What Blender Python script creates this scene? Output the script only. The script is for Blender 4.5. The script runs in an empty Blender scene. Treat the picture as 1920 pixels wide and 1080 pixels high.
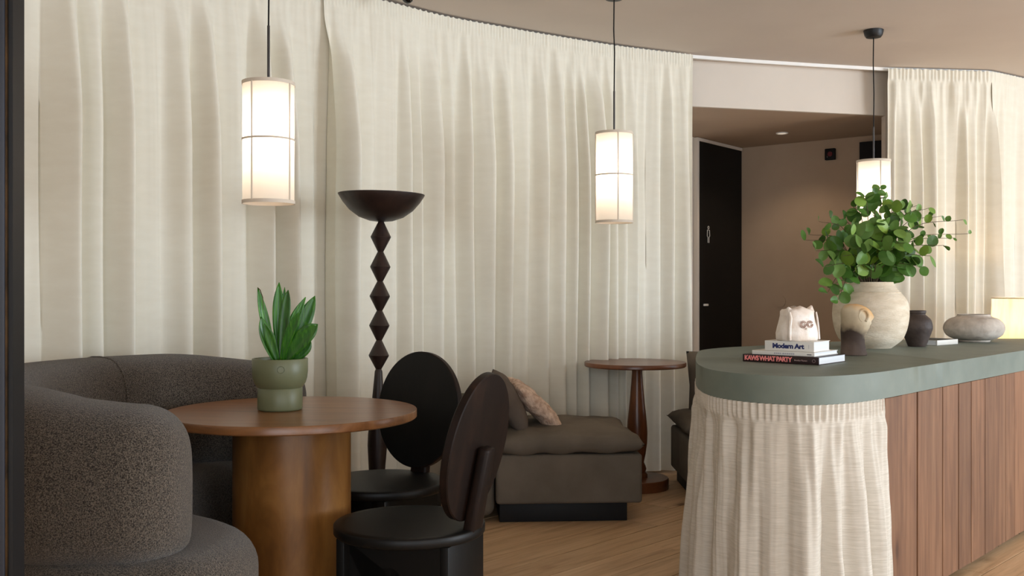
import bpy, bmesh, math, random
from mathutils import Vector, Matrix, noise

random.seed(11)
scn = bpy.context.scene
COL = scn.collection
PI = math.pi
F = 1867.0            # focal length in pixels of the 1920 wide frame (35 mm lens)
H = 1.2               # camera height

# ------------------------------------------------------------------ camera
cd = bpy.data.cameras.new('camera'); cd.sensor_width = 36.0; cd.lens = F / 1920 * 36.0
cd.clip_start = 0.05
cam = bpy.data.objects.new('camera', cd); COL.objects.link(cam)
cam.location = (0, 0, H); cam.rotation_euler = (PI / 2, 0, 0)
scn.camera = cam

# ------------------------------------------------------------------ world, daylight, exposure
world = bpy.data.worlds.new('world'); scn.world = world; world.use_nodes = True
bg = world.node_tree.nodes['Background']
bg.inputs[0].default_value = (0.80, 0.90, 1.0, 1); bg.inputs[1].default_value = 0.6
scn.view_settings.view_transform = 'Standard'
scn.view_settings.look = 'None'
scn.view_settings.exposure = 0.1
scn.view_settings.gamma = 1.0
scn.view_settings.use_curve_mapping = False
scn.cycles.use_denoising = True
scn.cycles.max_bounces = 8
scn.cycles.diffuse_bounces = 5
scn.cycles.sample_clamp_indirect = 6.0

def area_light(name, loc, direction, w, h, power, color):
    l = bpy.data.lights.new(name, 'AREA'); l.shape = 'RECTANGLE'; l.size = w; l.size_y = h
    l.energy = power; l.color = color
    o = bpy.data.objects.new(name, l); COL.objects.link(o)
    o.location = loc; o.rotation_euler = Vector(direction).to_track_quat('-Z', 'Y').to_euler()
    return o
DAY = (0.83, 0.92, 1.0)
# daylight entering by the tall windows of the right wall and of the street wall behind the camera
RIGHT_WINDOWS = [(0.2, 2.8), (3.4, 6.2)]
FRONT_WINDOWS = [(-1.8, 1.2), (2.2, 5.2)]
for (y0, y1), pw_ in zip(RIGHT_WINDOWS, (355, 105)):
    area_light('daylight_right', (8.12, (y0 + y1) / 2, 1.45), (-1, 0.0, 0.12), y1 - y0, 2.0, pw_ * 1.08, (0.775, 0.89, 1.0))
for x0, x1 in FRONT_WINDOWS:
    area_light('daylight_front', ((x0 + x1) / 2, -2.62, 1.45), (0, 1, 0.05), x1 - x0, 2.0, 80, DAY)

# ------------------------------------------------------------------ helpers
def px(x, y, d):
    """photo measurement -> point at depth d"""
    return Vector(((x - 960) / F * d, d, H - (y - 540) / F * d))

def tag(o, label=None, cat=None, group=None, kind=None):
    if label: o['label'] = label
    if cat: o['category'] = cat
    if group: o['group'] = group
    if kind: o['kind'] = kind
    return o

def thing(name, label, cat, loc=(0, 0, 0), rz=0.0, group=None):
    o = bpy.data.objects.new(name, None); COL.objects.link(o)
    o.empty_display_size = 0.1
    o.location = loc; o.rotation_euler = (0, 0, rz)
    return tag(o, label, cat, group)

def link_mesh(name, me, mat, parent=None, loc=None, rot=None):
    o = bpy.data.objects.new(name, me); COL.objects.link(o)
    if mat is not None and len(me.materials) == 0: me.materials.append(mat)
    if parent is not None: o.parent = parent
    if loc is not None: o.location = loc
    if rot is not None: o.rotation_euler = rot
    return o

def from_bm(name, bm, mat, parent=None, smooth=False, loc=None, rot=None, sharp=None):
    bmesh.ops.recalc_face_normals(bm, faces=bm.faces)
    me = bpy.data.meshes.new(name); bm.to_mesh(me); bm.free()
    if smooth:
        for p in me.polygons: p.use_smooth = True
        if sharp is not None:
            me.set_sharp_from_angle(angle=math.radians(sharp))
    return link_mesh(name, me, mat, parent, loc, rot)

def from_data(name, verts, faces, mat, parent=None, smooth=False, loc=None, rot=None, sharp=None):
    bm = bmesh.new()
    vs = [bm.verts.new(v) for v in verts]
    for f in faces:
        try: bm.faces.new([vs[i] for i in f])
        except ValueError: pass
    return from_bm(name, bm, mat, parent, smooth, loc, rot, sharp)

def add_box(bm, x0, x1, y0, y1, z0, z1, bevel=0.0, seg=2):
    r = bmesh.ops.create_cube(bm, size=1.0)
    vs = r['verts']
    for v in vs:
        v.co = Vector((x0 + (v.co.x + .5) * (x1 - x0), y0 + (v.co.y + .5) * (y1 - y0), z0 + (v.co.z + .5) * (z1 - z0)))
    if bevel > 0:
        es = list({e for v in vs for e in v.link_edges})
        bmesh.ops.bevel(bm, geom=es, offset=bevel, segments=seg, profile=0.5, affect='EDGES')

def box(name, x0, x1, y0, y1, z0, z1, mat, parent=None, bevel=0.0, seg=2, smooth=False, **k):
    bm = bmesh.new(); add_box(bm, x0, x1, y0, y1, z0, z1, bevel, seg)
    return from_bm(name, bm, mat, parent, smooth or bevel > 0, sharp=40, **k)

def lathe(name, prof, mat, parent=None, seg=48, sharp=40, loc=None, rot=None, cap=True):
    verts = []; faces = []
    n = len(prof)
    for r, z in prof:
        r = max(r, 1e-4)
        for k in range(seg):
            a = 2 * PI * k / seg
            verts.append((r * math.cos(a), r * math.sin(a), z))
    for i in range(n - 1):
        for k in range(seg):
            k2 = (k + 1) % seg
            faces.append((i * seg + k, i * seg + k2, (i + 1) * seg + k2, (i + 1) * seg + k))
    if cap:
        faces.append(tuple(range(seg - 1, -1, -1)))
        faces.append(tuple((n - 1) * seg + k for k in range(seg)))
    return from_data(name, verts, faces, mat, parent, True, loc, rot, sharp)

def tube(name, pts, rad, mat, parent=None, seg=8, loc=None):
    pts = [Vector(p) for p in pts]
    if not isinstance(rad, (list, tuple)): rad = [rad] * len(pts)
    verts = []; faces = []
    up = Vector((0.13, 0.97, 0.2))
    for i, p in enumerate(pts):
        t = (pts[min(i + 1, len(pts) - 1)] - pts[max(i - 1, 0)]).normalized()
        a = t.cross(up)
        if a.length < 1e-4: a = t.cross(Vector((1, 0, 0)))
        a.normalize(); b = t.cross(a)
        for k in range(seg):
            q = 2 * PI * k / seg
            verts.append(p + (a * math.cos(q) + b * math.sin(q)) * rad[i])
    for i in range(len(pts) - 1):
        for k in range(seg):
            k2 = (k + 1) % seg
            faces.append((i * seg + k, i * seg + k2, (i + 1) * seg + k2, (i + 1) * seg + k))
    faces.append(tuple(range(seg - 1, -1, -1)))
    faces.append(tuple((len(pts) - 1) * seg + k for k in range(seg)))
    return from_data(name, verts, faces, mat, parent, True, loc, None, 60)

def spline(pts, n=12, closed=False):
    """Catmull-Rom through 2D or 3D points"""
    P = [Vector(p) for p in pts]; m = len(P); out = []
    rng = m if closed else m - 1
    for i in range(rng):
        if closed:
            p0, p1, p2, p3 = P[(i - 1) % m], P[i], P[(i + 1) % m], P[(i + 2) % m]
        else:
            p1, p2 = P[i], P[i + 1]
            p0 = P[i - 1] if i > 0 else p1 * 2 - p2
            p3 = P[i + 2] if i + 2 < m else p2 * 2 - p1
        for k in range(n):
            t = k / n
            out.append(0.5 * ((2 * p1) + (p2 - p0) * t + (2 * p0 - 5 * p1 + 4 * p2 - p3) * t * t + (3 * p1 - p0 - 3 * p2 + p3) * t ** 3))
    if not closed: out.append(P[-1].copy())
    return out

def resample(pts, ds, closed=False):
    P = list(pts) + ([pts[0]] if closed else [])
    L = [0.0]
    for a, b in zip(P, P[1:]): L.append(L[-1] + (b - a).length)
    n = max(2, int(round(L[-1] / ds)))
    out = []; j = 0
    for i in range(n + (0 if closed else 1)):
        s = L[-1] * i / n
        while j < len(L) - 2 and L[j + 1] < s: j += 1
        t = (s - L[j]) / max(L[j + 1] - L[j], 1e-9)
        out.append(P[j].lerp(P[j + 1], t))
    return out, L[-1]

def prism(name, outline, z0, z1, mat, parent=None, bevel=0.0, smooth=True, sharp=40, **k):
    bm = bmesh.new()
    bot = [bm.verts.new((p[0], p[1], z0)) for p in outline]
    top = [bm.verts.new((p[0], p[1], z1)) for p in outline]
    n = len(outline)
    ft = bm.faces.new(top); fb = bm.faces.new(bot[::-1])
    for i in range(n):
        j = (i + 1) % n
        bm.faces.new((bot[i], bot[j], top[j], top[i]))
    if bevel > 0:
        es = [e for e in bm.edges if (e.verts[0].co.z == e.verts[1].co.z)]
        bmesh.ops.bevel(bm, geom=es, offset=bevel, segments=3, profile=0.5, affect='EDGES')
    return from_bm(name, bm, mat, parent, smooth, sharp=sharp, **k)

def sstep(a, b, x):
    t = min(1, max(0, (x - a) / (b - a))); return t * t * (3 - 2 * t)

def superloop(n, e):
    out = []
    for k in range(n):
        a = 2 * PI * k / n
        c, s = math.cos(a), math.sin(a)
        out.append((math.copysign(abs(c) ** (2 / e), c), math.copysign(abs(s) ** (2 / e), s)))
    return out

# ------------------------------------------------------------------ materials
def srgb(r, g, b):
    f = lambda c: ((c / 255 + 0.055) / 1.055) ** 2.4 if c > 10.3 else c / 255 / 12.92
    return (f(r), f(g), f(b), 1)

def mat_base(name, color, rough=0.6, spec=0.5, metal=0.0):
    m = bpy.data.materials.new(name); m.use_nodes = True
    b = m.node_tree.nodes['Principled BSDF']
    b.inputs['Base Color'].default_value = color
    b.inputs['Roughness'].default_value = rough
    b.inputs['Specular IOR Level'].default_value = spec
    b.inputs['Metallic'].default_value = metal
    return m, m.node_tree, b

def noise_node(nt, vec, scale, detail=4, rough=0.55):
    n = nt.nodes.new('ShaderNodeTexNoise'); n.inputs['Scale'].default_value = scale
    n.inputs['Detail'].default_value = detail; n.inputs['Roughness'].default_value = rough
    nt.links.new(vec, n.inputs['Vector']); return n

def ramp(nt, fac, stops):
    r = nt.nodes.new('ShaderNodeValToRGB')
    while len(r.color_ramp.elements) < len(stops): r.color_ramp.elements.new(0.5)
    for e, (p, c) in zip(r.color_ramp.elements, stops): e.position = p; e.color = c
    nt.links.new(fac, r.inputs[0]); return r

def mapping(nt, scale=(1, 1, 1), rot=(0, 0, 0), coord='Object'):
    tc = nt.nodes.new('ShaderNodeTexCoord'); mp = nt.nodes.new('ShaderNodeMapping')
    src = tc.outputs[coord]
    if any(rot):
        mr_ = nt.nodes.new('ShaderNodeMapping'); mr_.inputs['Rotation'].default_value = rot
        nt.links.new(src, mr_.inputs['Vector']); src = mr_.outputs[0]
    mp.inputs['Scale'].default_value = scale
    nt.links.new(src, mp.inputs['Vector']); return mp.outputs[0]

def bump(nt, b, height, strength, dist=0.002):
    bn = nt.nodes.new('ShaderNodeBump'); bn.inputs['Strength'].default_value = strength
    bn.inputs['Distance'].default_value = dist
    nt.links.new(height, bn.inputs['Height']); nt.links.new(bn.outputs[0], b.inputs['Normal'])

def mat_mottled(name, c1, c2, scale=6, rough=0.6, spec=0.4, bump_s=0.0, bscale=60, bdist=0.002, stretch=(1, 1, 1), metal=0.0):
    m, nt, b = mat_base(name, c1, rough, spec, metal)
    v = mapping(nt, stretch)
    n = noise_node(nt, v, scale, 5)
    r = ramp(nt, n.outputs[0], [(0.32, c1), (0.68, c2)])
    nt.links.new(r.outputs[0], b.inputs['Base Color'])
    if bump_s > 0:
        n2 = noise_node(nt, v, bscale, 3)
        bump(nt, b, n2.outputs[0], bump_s, bdist)
    return m

def mat_wood(name, dark, mid, light, stretch, rot=(0, 0, 0), rough=0.45, spec=0.4, per_object=0.0, knots=False, scale=1.0, bs=0.15, kscale=(1, 1, 0.45), blotch=0.0):
    m, nt, b = mat_base(name, mid, rough, spec)
    v = mapping(nt, stretch, rot)
    if per_object > 0:
        oi = nt.nodes.new('ShaderNodeObjectInfo')
        add = nt.nodes.new('ShaderNodeVectorMath'); add.operation = 'ADD'
        sc = nt.nodes.new('ShaderNodeMath'); sc.operation = 'MULTIPLY'; sc.inputs[1].default_value = 37.0
        nt.links.new(oi.outputs['Random'], sc.inputs[0])
        nt.links.new(v, add.inputs[0]); nt.links.new(sc.outputs[0], add.inputs[1]); v = add.outputs[0]
    n = noise_node(nt, v, 3.2 * scale, 8, 0.62); n.inputs['Distortion'].default_value = 0.6
    r = ramp(nt, n.outputs[0], [(0.25, dark), (0.5, mid), (0.78, light)])
    col = r.outputs[0]
    fine = noise_node(nt, v, 9 * scale, 5, 0.65)
    r2 = ramp(nt, fine.outputs[0], [(0.3, (0.84, 0.84, 0.84, 1)), (0.65, (1, 1, 1, 1))])
    mx = nt.nodes.new('ShaderNodeMix'); mx.data_type = 'RGBA'; mx.blend_type = 'MULTIPLY'; mx.inputs[0].default_value = 0.7
    nt.links.new(col, mx.inputs[6]); nt.links.new(r2.outputs[0], mx.inputs[7]); col = mx.outputs[2]
    if blotch > 0:
        bl = noise_node(nt, mapping(nt, (1, 1, 0.35)), 4.5, 4)
        rb = ramp(nt, bl.outputs[0], [(0.3, (1 - blotch, 1 - blotch, 1 - blotch, 1)), (0.65, (1, 1, 1, 1))])
        mb = nt.nodes.new('ShaderNodeMix'); mb.data_type = 'RGBA'; mb.blend_type = 'MULTIPLY'; mb.inputs[0].default_value = 1.0
        nt.links.new(col, mb.inputs[6]); nt.links.new(rb.outputs[0], mb.inputs[7]); col = mb.outputs[2]
    if knots:
        vo = nt.nodes.new('ShaderNodeTexVoronoi'); vo.inputs['Scale'].default_value = 5.0
        kv = mapping(nt, kscale, rot)
        if per_object > 0:
            ka = nt.nodes.new('ShaderNodeVectorMath'); ka.operation = 'ADD'
            nt.links.new(kv, ka.inputs[0]); nt.links.new(sc.outputs[0], ka.inputs[1]); kv = ka.outputs[0]
        nt.links.new(kv, vo.inputs['Vector'])
        rk = ramp(nt, vo.outputs['Distance'], [(0.06, (0.22, 0.15, 0.11, 1)), (0.12, (0.75, 0.7, 0.66, 1)), (0.2, (1, 1, 1, 1))])
        mk = nt.nodes.new('ShaderNodeMix'); mk.data_type = 'RGBA'; mk.blend_type = 'MULTIPLY'; mk.inputs[0].default_value = 0.85
        nt.links.new(col, mk.inputs[6]); nt.links.new(rk.outputs[0], mk.inputs[7]); col = mk.outputs[2]
    if per_object > 0:
        hs = nt.nodes.new('ShaderNodeHueSaturation')
        mr = nt.nodes.new('ShaderNodeMapRange'); mr.inputs[3].default_value = 1 - per_object; mr.inputs[4].default_value = 1 + per_object
        nt.links.new(oi.outputs['Random'], mr.inputs[0]); nt.links.new(mr.outputs[0], hs.inputs['Value'])
        nt.links.new(col, hs.inputs['Color']); col = hs.outputs[0]
    nt.links.new(col, b.inputs['Base Color'])
    bump(nt, b, fine.outputs[0], bs, 0.001)
    return m

def mat_cloth(name, c1, c2, scale=350, rough=0.95, spec=0.1, bs=0.25, streak=(1, 1, 1), streak_scale=4, streak_amt=0.5, sheen=0.0):
    m, nt, b = mat_base(name, c1, rough, spec)
    v = mapping(nt, streak)
    n = noise_node(nt, v, streak_scale, 6, 0.6)
    r = ramp(nt, n.outputs[0], [(0.3, c1), (0.7, c2)])
    nt.links.new(r.outputs[0], b.inputs['Base Color'])
    n2 = noise_node(nt, mapping(nt), scale, 2)
    bump(nt, b, n2.outputs[0], bs, 0.001)
    b.inputs['Sheen Weight'].default_value = sheen
    return m

M = {}
M['curtain'] = mat_cloth('curtain_cloth', srgb(223, 217, 201), srgb(228, 223, 208), 500, bs=0.06, streak=(6, 6, 20), streak_scale=1.2)
M['linen'] = mat_cloth('linen_cloth', srgb(192, 184, 170), srgb(216, 209, 197), 420, bs=0.35, streak=(4.0, 4.0, 90), streak_scale=4)
M['boucle'] = mat_cloth('boucle_fabric', srgb(34, 28, 23), srgb(108, 97, 85), 320, bs=1.0, streak=(1, 1, 1), streak_scale=300, sheen=0.2)
for n_ in M['boucle'].node_tree.nodes:
    if n_.type == 'VALTORGB': n_.color_ramp.elements[0].position = 0.4; n_.color_ramp.elements[1].position = 0.62
    if n_.type == 'BUMP': n_.inputs['Distance'].default_value = 0.004
M['velvet'] = mat_mottled('brown_suede', srgb(99, 91, 81), srgb(113, 104, 93), 5, 0.95, 0.1, 0.3, 300, 0.001)
M['grey_cloth'] = mat_mottled('grey_cloth', srgb(96, 86, 78), srgb(108, 97, 88), 8, 0.95, 0.1, 0.3, 300, 0.001)
M['fur'] = mat_mottled('pink_fleece', srgb(178, 146, 126), srgb(232, 208, 188), 34, 0.95, 0.1, 0.9, 60, 0.012)
M['black_plinth'] = mat_mottled('black_plinth', srgb(18, 17, 18), srgb(24, 23, 24), 8, 0.6, 0.3)
M['ceiling'] = mat_mottled('ceiling_paint', srgb(202, 191, 181), srgb(205, 194, 184), 3, 0.9, 0.15)
M['wall'] = mat_mottled('wall_plaster', srgb(212, 202, 190), srgb(216, 206, 194), 3, 0.9, 0.15)
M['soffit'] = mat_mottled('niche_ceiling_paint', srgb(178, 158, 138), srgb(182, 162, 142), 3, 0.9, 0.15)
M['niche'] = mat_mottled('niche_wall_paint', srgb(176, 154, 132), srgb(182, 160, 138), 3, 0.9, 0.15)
M['white'] = mat_mottled('white_paint', srgb(236, 234, 230), srgb(240, 238, 234), 5, 0.5, 0.4)
M['floor'] = mat_wood('oak_boards', srgb(168, 134, 98), srgb(206, 170, 130), srgb(222, 190, 152), (0.6, 8, 8), (0, 0, -math.radians(46)), 0.5, 0.35, 0.10, True, kscale=(0.45, 1, 1))
M['gap'] = mat_mottled('dark_gap', srgb(40, 30, 24), srgb(50, 38, 30), 8, 0.9, 0.1)
M['pine'] = mat_wood('reclaimed_pine', srgb(94, 63, 42), srgb(127, 89, 62), srgb(148, 110, 80), (9, 9, 0.55), (0, 0, 0), 0.62, 0.3, 0.16, True, blotch=0.22)
M['walnut'] = mat_wood('table_wood', srgb(104, 66, 36), srgb(130, 86, 50), srgb(150, 104, 64), (0.9, 7, 7), (0, 0, 0.1), 0.3, 0.5, bs=0.05)
M['walnut_v'] = mat_wood('table_wood_upright', srgb(112, 70, 30), srgb(140, 92, 42), srgb(166, 116, 60), (3, 3, 0.9), (0, 0, 0), 0.35, 0.5, bs=0.05, blotch=0.3)
M['redwood'] = mat_wood('side_table_wood', srgb(74, 40, 20), srgb(110, 64, 36), srgb(136, 84, 50), (2, 2, 1), (0, 0, 0), 0.3, 0.5, bs=0.05)
M['darkwood'] = mat_wood('stained_wood', srgb(17, 10, 7), srgb(28, 17, 12), srgb(48, 30, 21), (5, 5, 1.2), (0, 0, 0), 0.5, 0.2, bs=0.1)
M['blackwood'] = mat_wood('black_stained_wood', srgb(9, 8, 7), srgb(13, 11, 9), srgb(20, 16, 14), (5, 5, 1.2), (0, 0, 0), 0.48, 0.28, bs=0.1)
M['lampwood'] = mat_wood('lamp_wood', srgb(24, 15, 12), srgb(36, 23, 19), srgb(52, 34, 27), (5, 5, 1.2), (0, 0, 0), 0.4, 0.45, bs=0.1)
M['concrete'] = mat_mottled('green_grey_plaster', srgb(104, 114, 105), srgb(117, 126, 116), 5, 0.55, 0.35, 0.12, 18, 0.003)
M['black'] = mat_mottled('black_lacquer', srgb(14, 13, 13), srgb(18, 16, 15), 4, 0.6, 0.25)
M['black_metal'] = mat_mottled('black_metal', srgb(12, 12, 14), srgb(17, 17, 19), 6, 0.45, 0.4)
M['steel'] = mat_mottled('grey_steel', srgb(70, 68, 68), srgb(86, 84, 84), 9, 0.3, 0.5, metal=0.9)
M['frame_metal'] = mat_mottled('dark_blue_metal', srgb(30, 31, 38), srgb(38, 39, 48), 3, 0.5, 0.4)
M['bronze'] = mat_mottled('bronze_edge', srgb(52, 40, 28), srgb(96, 72, 46), 14, 0.35, 0.5, metal=0.7)
M['band'] = mat_mottled('shade_band', srgb(206, 194, 178), srgb(212, 200, 184), 20, 0.9, 0.1)
M['pot_green'] = mat_mottled('green_glaze', srgb(96, 98, 70), srgb(108, 110, 80), 3, 0.42, 0.4)
M['soil'] = mat_mottled('soil', srgb(34, 26, 20), srgb(58, 44, 32), 60, 0.95, 0.1, 0.8, 90, 0.01)
M['blade'] = mat_wood('blade_leaf', srgb(20, 60, 8), srgb(46, 108, 16), srgb(92, 150, 34), (30, 30, 3), (0, 0, 0), 0.35, 0.5, 0.3, bs=0.05)
M['stem'] = mat_mottled('brown_stem', srgb(70, 58, 40), srgb(96, 84, 58), 20, 0.7, 0.3)
M['bigpot'] = mat_mottled('cream_stoneware', srgb(206, 188, 162), srgb(232, 219, 198), 9, 0.85, 0.2, 0.7, 70, 0.004, (1, 1, 3))
M['jar'] = mat_mottled('dark_stoneware', srgb(50, 40, 36), srgb(78, 66, 60), 14, 0.6, 0.35, 0.5, 60, 0.003)
M['vase'] = mat_mottled('grey_stoneware', srgb(172, 160, 148), srgb(204, 194, 182), 18, 0.8, 0.25, 0.8, 40, 0.004)
M['page'] = mat_mottled('page_edges', srgb(214, 216, 218), srgb(230, 232, 234), 4, 0.8, 0.2, 0.4, 60, 0.001, (0.3, 0.3, 40))
M['white_cover'] = mat_mottled('white_cover', srgb(218, 214, 206), srgb(224, 220, 212), 4, 0.45, 0.4)
M['black_cover'] = mat_mottled('black_cover', srgb(36, 20, 20), srgb(44, 24, 24), 4, 0.4, 0.4)
M['ink_blue'] = mat_base('ink_blue', srgb(24, 36, 92), 0.6)[0]
M['ink_pink'] = mat_base('ink_pink', srgb(246, 142, 138), 0.6)[0]
M['ink_grey'] = mat_base('ink_grey', srgb(168, 166, 172), 0.6)[0]
M['ink_dark'] = mat_base('ink_dark', srgb(70, 66, 68), 0.6)[0]
M['ink_light'] = mat_base('ink_light', srgb(190, 160, 156), 0.6)[0]
M['cat'] = mat_mottled('cream_porcelain', srgb(222, 204, 186), srgb(240, 230, 220), 22, 0.35, 0.5, 0.6, 45, 0.004)
M['swirl'] = mat_mottled('brown_glaze', srgb(150, 110, 92), srgb(190, 156, 138), 40, 0.5, 0.4)
M['red_lens'] = mat_base('red_lens', srgb(96, 8, 22), 0.3)[0]
M['glass_dark'] = mat_base('dark_dome', srgb(16, 12, 12), 0.1, 0.6)[0]
M['drop_glass'] = mat_base('window_glass', (0.9, 0.95, 0.95, 1), 0.02)[0]

# leaves of the cut branches: green with per leaf shifts
m, nt, b = mat_base('round_leaf', srgb(70, 104, 52), 0.5, 0.4)
oi = nt.nodes.new('ShaderNodeObjectInfo')
r_ = ramp(nt, oi.outputs['Random'], [(0.0, srgb(52, 86, 26)), (0.45, srgb(78, 120, 40)), (0.8, srgb(104, 138, 66)), (1.0, srgb(120, 150, 46))])
nt.links.new(r_.outputs[0], b.inputs['Base Color'])
b.inputs['Subsurface Weight'].default_value = 0.0
M['leaf'] = m
# pit fired clay: smoky dark foot, ochre crown, cream face
m, nt, b = mat_base('smoked_clay', srgb(190, 176, 150), 0.75, 0.25)
v = mapping(nt)
sx = nt.nodes.new('ShaderNodeSeparateXYZ'); nt.links.new(v, sx.inputs[0])
nn = noise_node(nt, v, 14, 3)
ad = nt.nodes.new('ShaderNodeMath'); ad.operation = 'MULTIPLY_ADD'; ad.inputs[1].default_value = 0.10
xm = nt.nodes.new('ShaderNodeMath'); xm.operation = 'MULTIPLY_ADD'; xm.inputs[1].default_value = 0.45
nt.links.new(sx.outputs[0], xm.inputs[0]); nt.links.new(sx.outputs[2], xm.inputs[2])
nt.links.new(nn.outputs[0], ad.inputs[0]); nt.links.new(xm.outputs[0], ad.inputs[2])
mr = nt.nodes.new('ShaderNodeMapRange'); mr.inputs[1].default_value = 0.03; mr.inputs[2].default_value = 0.275
nt.links.new(ad.outputs[0], mr.inputs[0])
r_ = ramp(nt, mr.outputs[0], [(0.0, srgb(112, 96, 86)), (0.3, srgb(70, 56, 48)), (0.44, srgb(60, 48, 40)), (0.62, srgb(176, 158, 130)), (0.84, srgb(204, 188, 160)), (1.0, srgb(204, 162, 110))])
nt.links.new(r_.outputs[0], b.inputs['Base Color'])
M['smoked'] = m
# paper lamp shade that lets the bulb's light through
def mat_shade(name, col, tr=0.75, weave=None):
    m = bpy.data.materials.new(name); m.use_nodes = True; nt = m.node_tree
    for n in list(nt.nodes): nt.nodes.remove(n)
    out = nt.nodes.new('ShaderNodeOutputMaterial')
    d = nt.nodes.new('ShaderNodeBsdfDiffuse'); t = nt.nodes.new('ShaderNodeBsdfTranslucent')
    mx = nt.nodes.new('ShaderNodeMixShader'); mx.inputs[0].default_value = tr
    d.inputs[0].default_value = col; t.inputs[0].default_value = col
    if weave:
        v = mapping(nt, weave); n = noise_node(nt, v, 30, 3)
        r = ramp(nt, n.outputs[0], [(0.3, tuple(c * 0.72 for c in col[:3]) + (1,)), (0.6, col)])
        nt.links.new(r.outputs[0], d.inputs[0]); nt.links.new(r.outputs[0], t.inputs[0])
    nt.links.new(d.outputs[0], mx.inputs[1]); nt.links.new(t.outputs[0], mx.inputs[2]); nt.links.new(mx.outputs[0], out.inputs[0])
    return m
M['shade'] = mat_shade('paper_shade', (0.93, 0.88, 0.82, 1))
M['shade_linen'] = mat_shade('linen_shade', (0.94, 0.83, 0.64, 1), 0.75, (1, 1, 0.15))
m = bpy.data.materials.new('bulb_glow'); m.use_nodes = True
b = m.node_tree.nodes['Principled BSDF']; b.inputs['Emission Color'].default_value = (1, 0.82, 0.6, 1); b.inputs['Emission Strength'].default_value = 6
M['bulb'] = m
m = bpy.data.materials.new('downlight_glow'); m.use_nodes = True
b = m.node_tree.nodes['Principled BSDF']; b.inputs['Emission Color'].default_value = (1, 0.85, 0.66, 1); b.inputs['Emission Strength'].default_value = 0.5
M['downlight'] = m

# ------------------------------------------------------------------ room shell
ZC = 2.74        # main ceiling
ZN = 2.43        # ceiling of the passage niche
# line on which the curtains hang, left to right (measured)
TRACK_L = [(-3.0, 3.02), (-2.52, 3.55), (-2.04, 4.05), (-1.59, 4.50), (-1.15, 4.93), (-0.72, 5.32), (-0.408, 5.63), (-0.016, 5.91), (0.274, 6.10), (0.674, 6.34), (1.123, 6.55), (1.235, 6.60)]
TRACK_R = [(2.61, 6.96), (3.0, 7.01), (3.32, 7.05), (3.42, 7.09), (3.76, 7.32), (4.3, 7.70), (5.0, 8.20)]
trackL, _ = resample(spline([Vector((x, y)) for x, y in TRACK_L], 10), 0.08)
trackR, _ = resample(spline([Vector((x, y)) for x, y in TRACK_R], 10), 0.08)

def offset_path(P, d):
    out = []
    for i, p in enumerate(P):
        t = (P[min(i + 1, len(P) - 1)] - P[max(i - 1, 0)]).normalized()
        out.append(p + Vector((-t.y, t.x)) * d)     # positive = behind the curtain
    return out

def wall_strip(name, P, z0, z1, mat, thick=0.08, side=1):
    Q = offset_path(P, thick * side)
    n = len(P); verts = []; faces = []
    for A in (P, Q):
        for p in A:
            verts.append((p.x, p.y, z0)); verts.append((p.x, p.y, z1))
    o = 2 * n
    for i in range(n - 1):
        a = 2 * i
        faces += [(a, a + 2, a + 3, a + 1), (o + a, o + a + 1, o + a + 3, o + a + 2), (a + 1, a + 3, o + a + 3, o + a + 1), (a, o + a, o + a + 2, a + 2)]
    e = 2 * (n - 1)
    faces += [(0, 1, o + 1, o), (e, o + e, o + e + 1, e + 1)]
    return tag(from_data(name, verts, faces, mat, smooth=True, sharp=30), kind='structure')

V2 = lambda *a: [Vector(p) for p in a]
wl = [p for p in offset_path(trackL, 0.13)]
wl[-1] = Vector((1.22, 6.74))
wall_strip('wall_back', wl, 0, ZC, M['wall'])
wr = offset_path(trackR, 0.13)
wall_strip('wall_back_right', [Vector((2.66, 7.10))] + wr[1:] + [Vector((6.2, 8.9)), Vector((8.05, 9.7))], 0, ZC, M['wall'])
wall_strip('wall_header', V2((1.20, 6.735), (1.9, 6.91), (2.68, 7.105)), ZN, ZC, M['wall'], 0.03)
wall_strip('wall_niche_left', V2((1.22, 6.75), (1.20, 7.77), (2.0, 8.765)), 0, ZN, M['wall'])
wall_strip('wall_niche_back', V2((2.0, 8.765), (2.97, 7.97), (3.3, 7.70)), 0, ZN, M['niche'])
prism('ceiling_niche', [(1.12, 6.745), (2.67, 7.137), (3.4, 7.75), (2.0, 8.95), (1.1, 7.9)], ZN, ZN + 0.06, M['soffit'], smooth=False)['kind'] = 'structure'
box('ceiling', -3.4, 8.2, -2.7, 10.0, ZC, ZC + 0.08, M['ceiling'])['kind'] = 'structure'

def wall_with_windows(name, axis, c, lo, hi, wins, thick):
    """straight wall with window openings; axis 'x' runs along y at x = c"""
    bm = bmesh.new(); zs, zt = 0.45, 2.5
    cuts = [lo] + [v for w in wins for v in w] + [hi]
    def bx_(a, b2, z0, z1):
        if axis == 'x': add_box(bm, c, c + thick, a, b2, z0, z1)
        else: add_box(bm, a, b2, c - thick, c, z0, z1)
    for i in range(0, len(cuts), 2): bx_(cuts[i], cuts[i + 1], 0, ZC)
    for a, b2 in wins: bx_(a, b2, 0, zs); bx_(a, b2, zt, ZC)
    return tag(from_bm(name, bm, M['wall']), kind='structure')
wall_with_windows('wall_right', 'x', 8.0, -2.5, 9.75, RIGHT_WINDOWS, 0.12)
wall_with_windows('wall_front', 'y', -2.5, -3.3, 8.1, FRONT_WINDOWS, 0.12)
box('wall_left', -3.32, -3.2, -2.5, 3.1, 0, ZC, M['wall'])['kind'] = 'structure'

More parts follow.
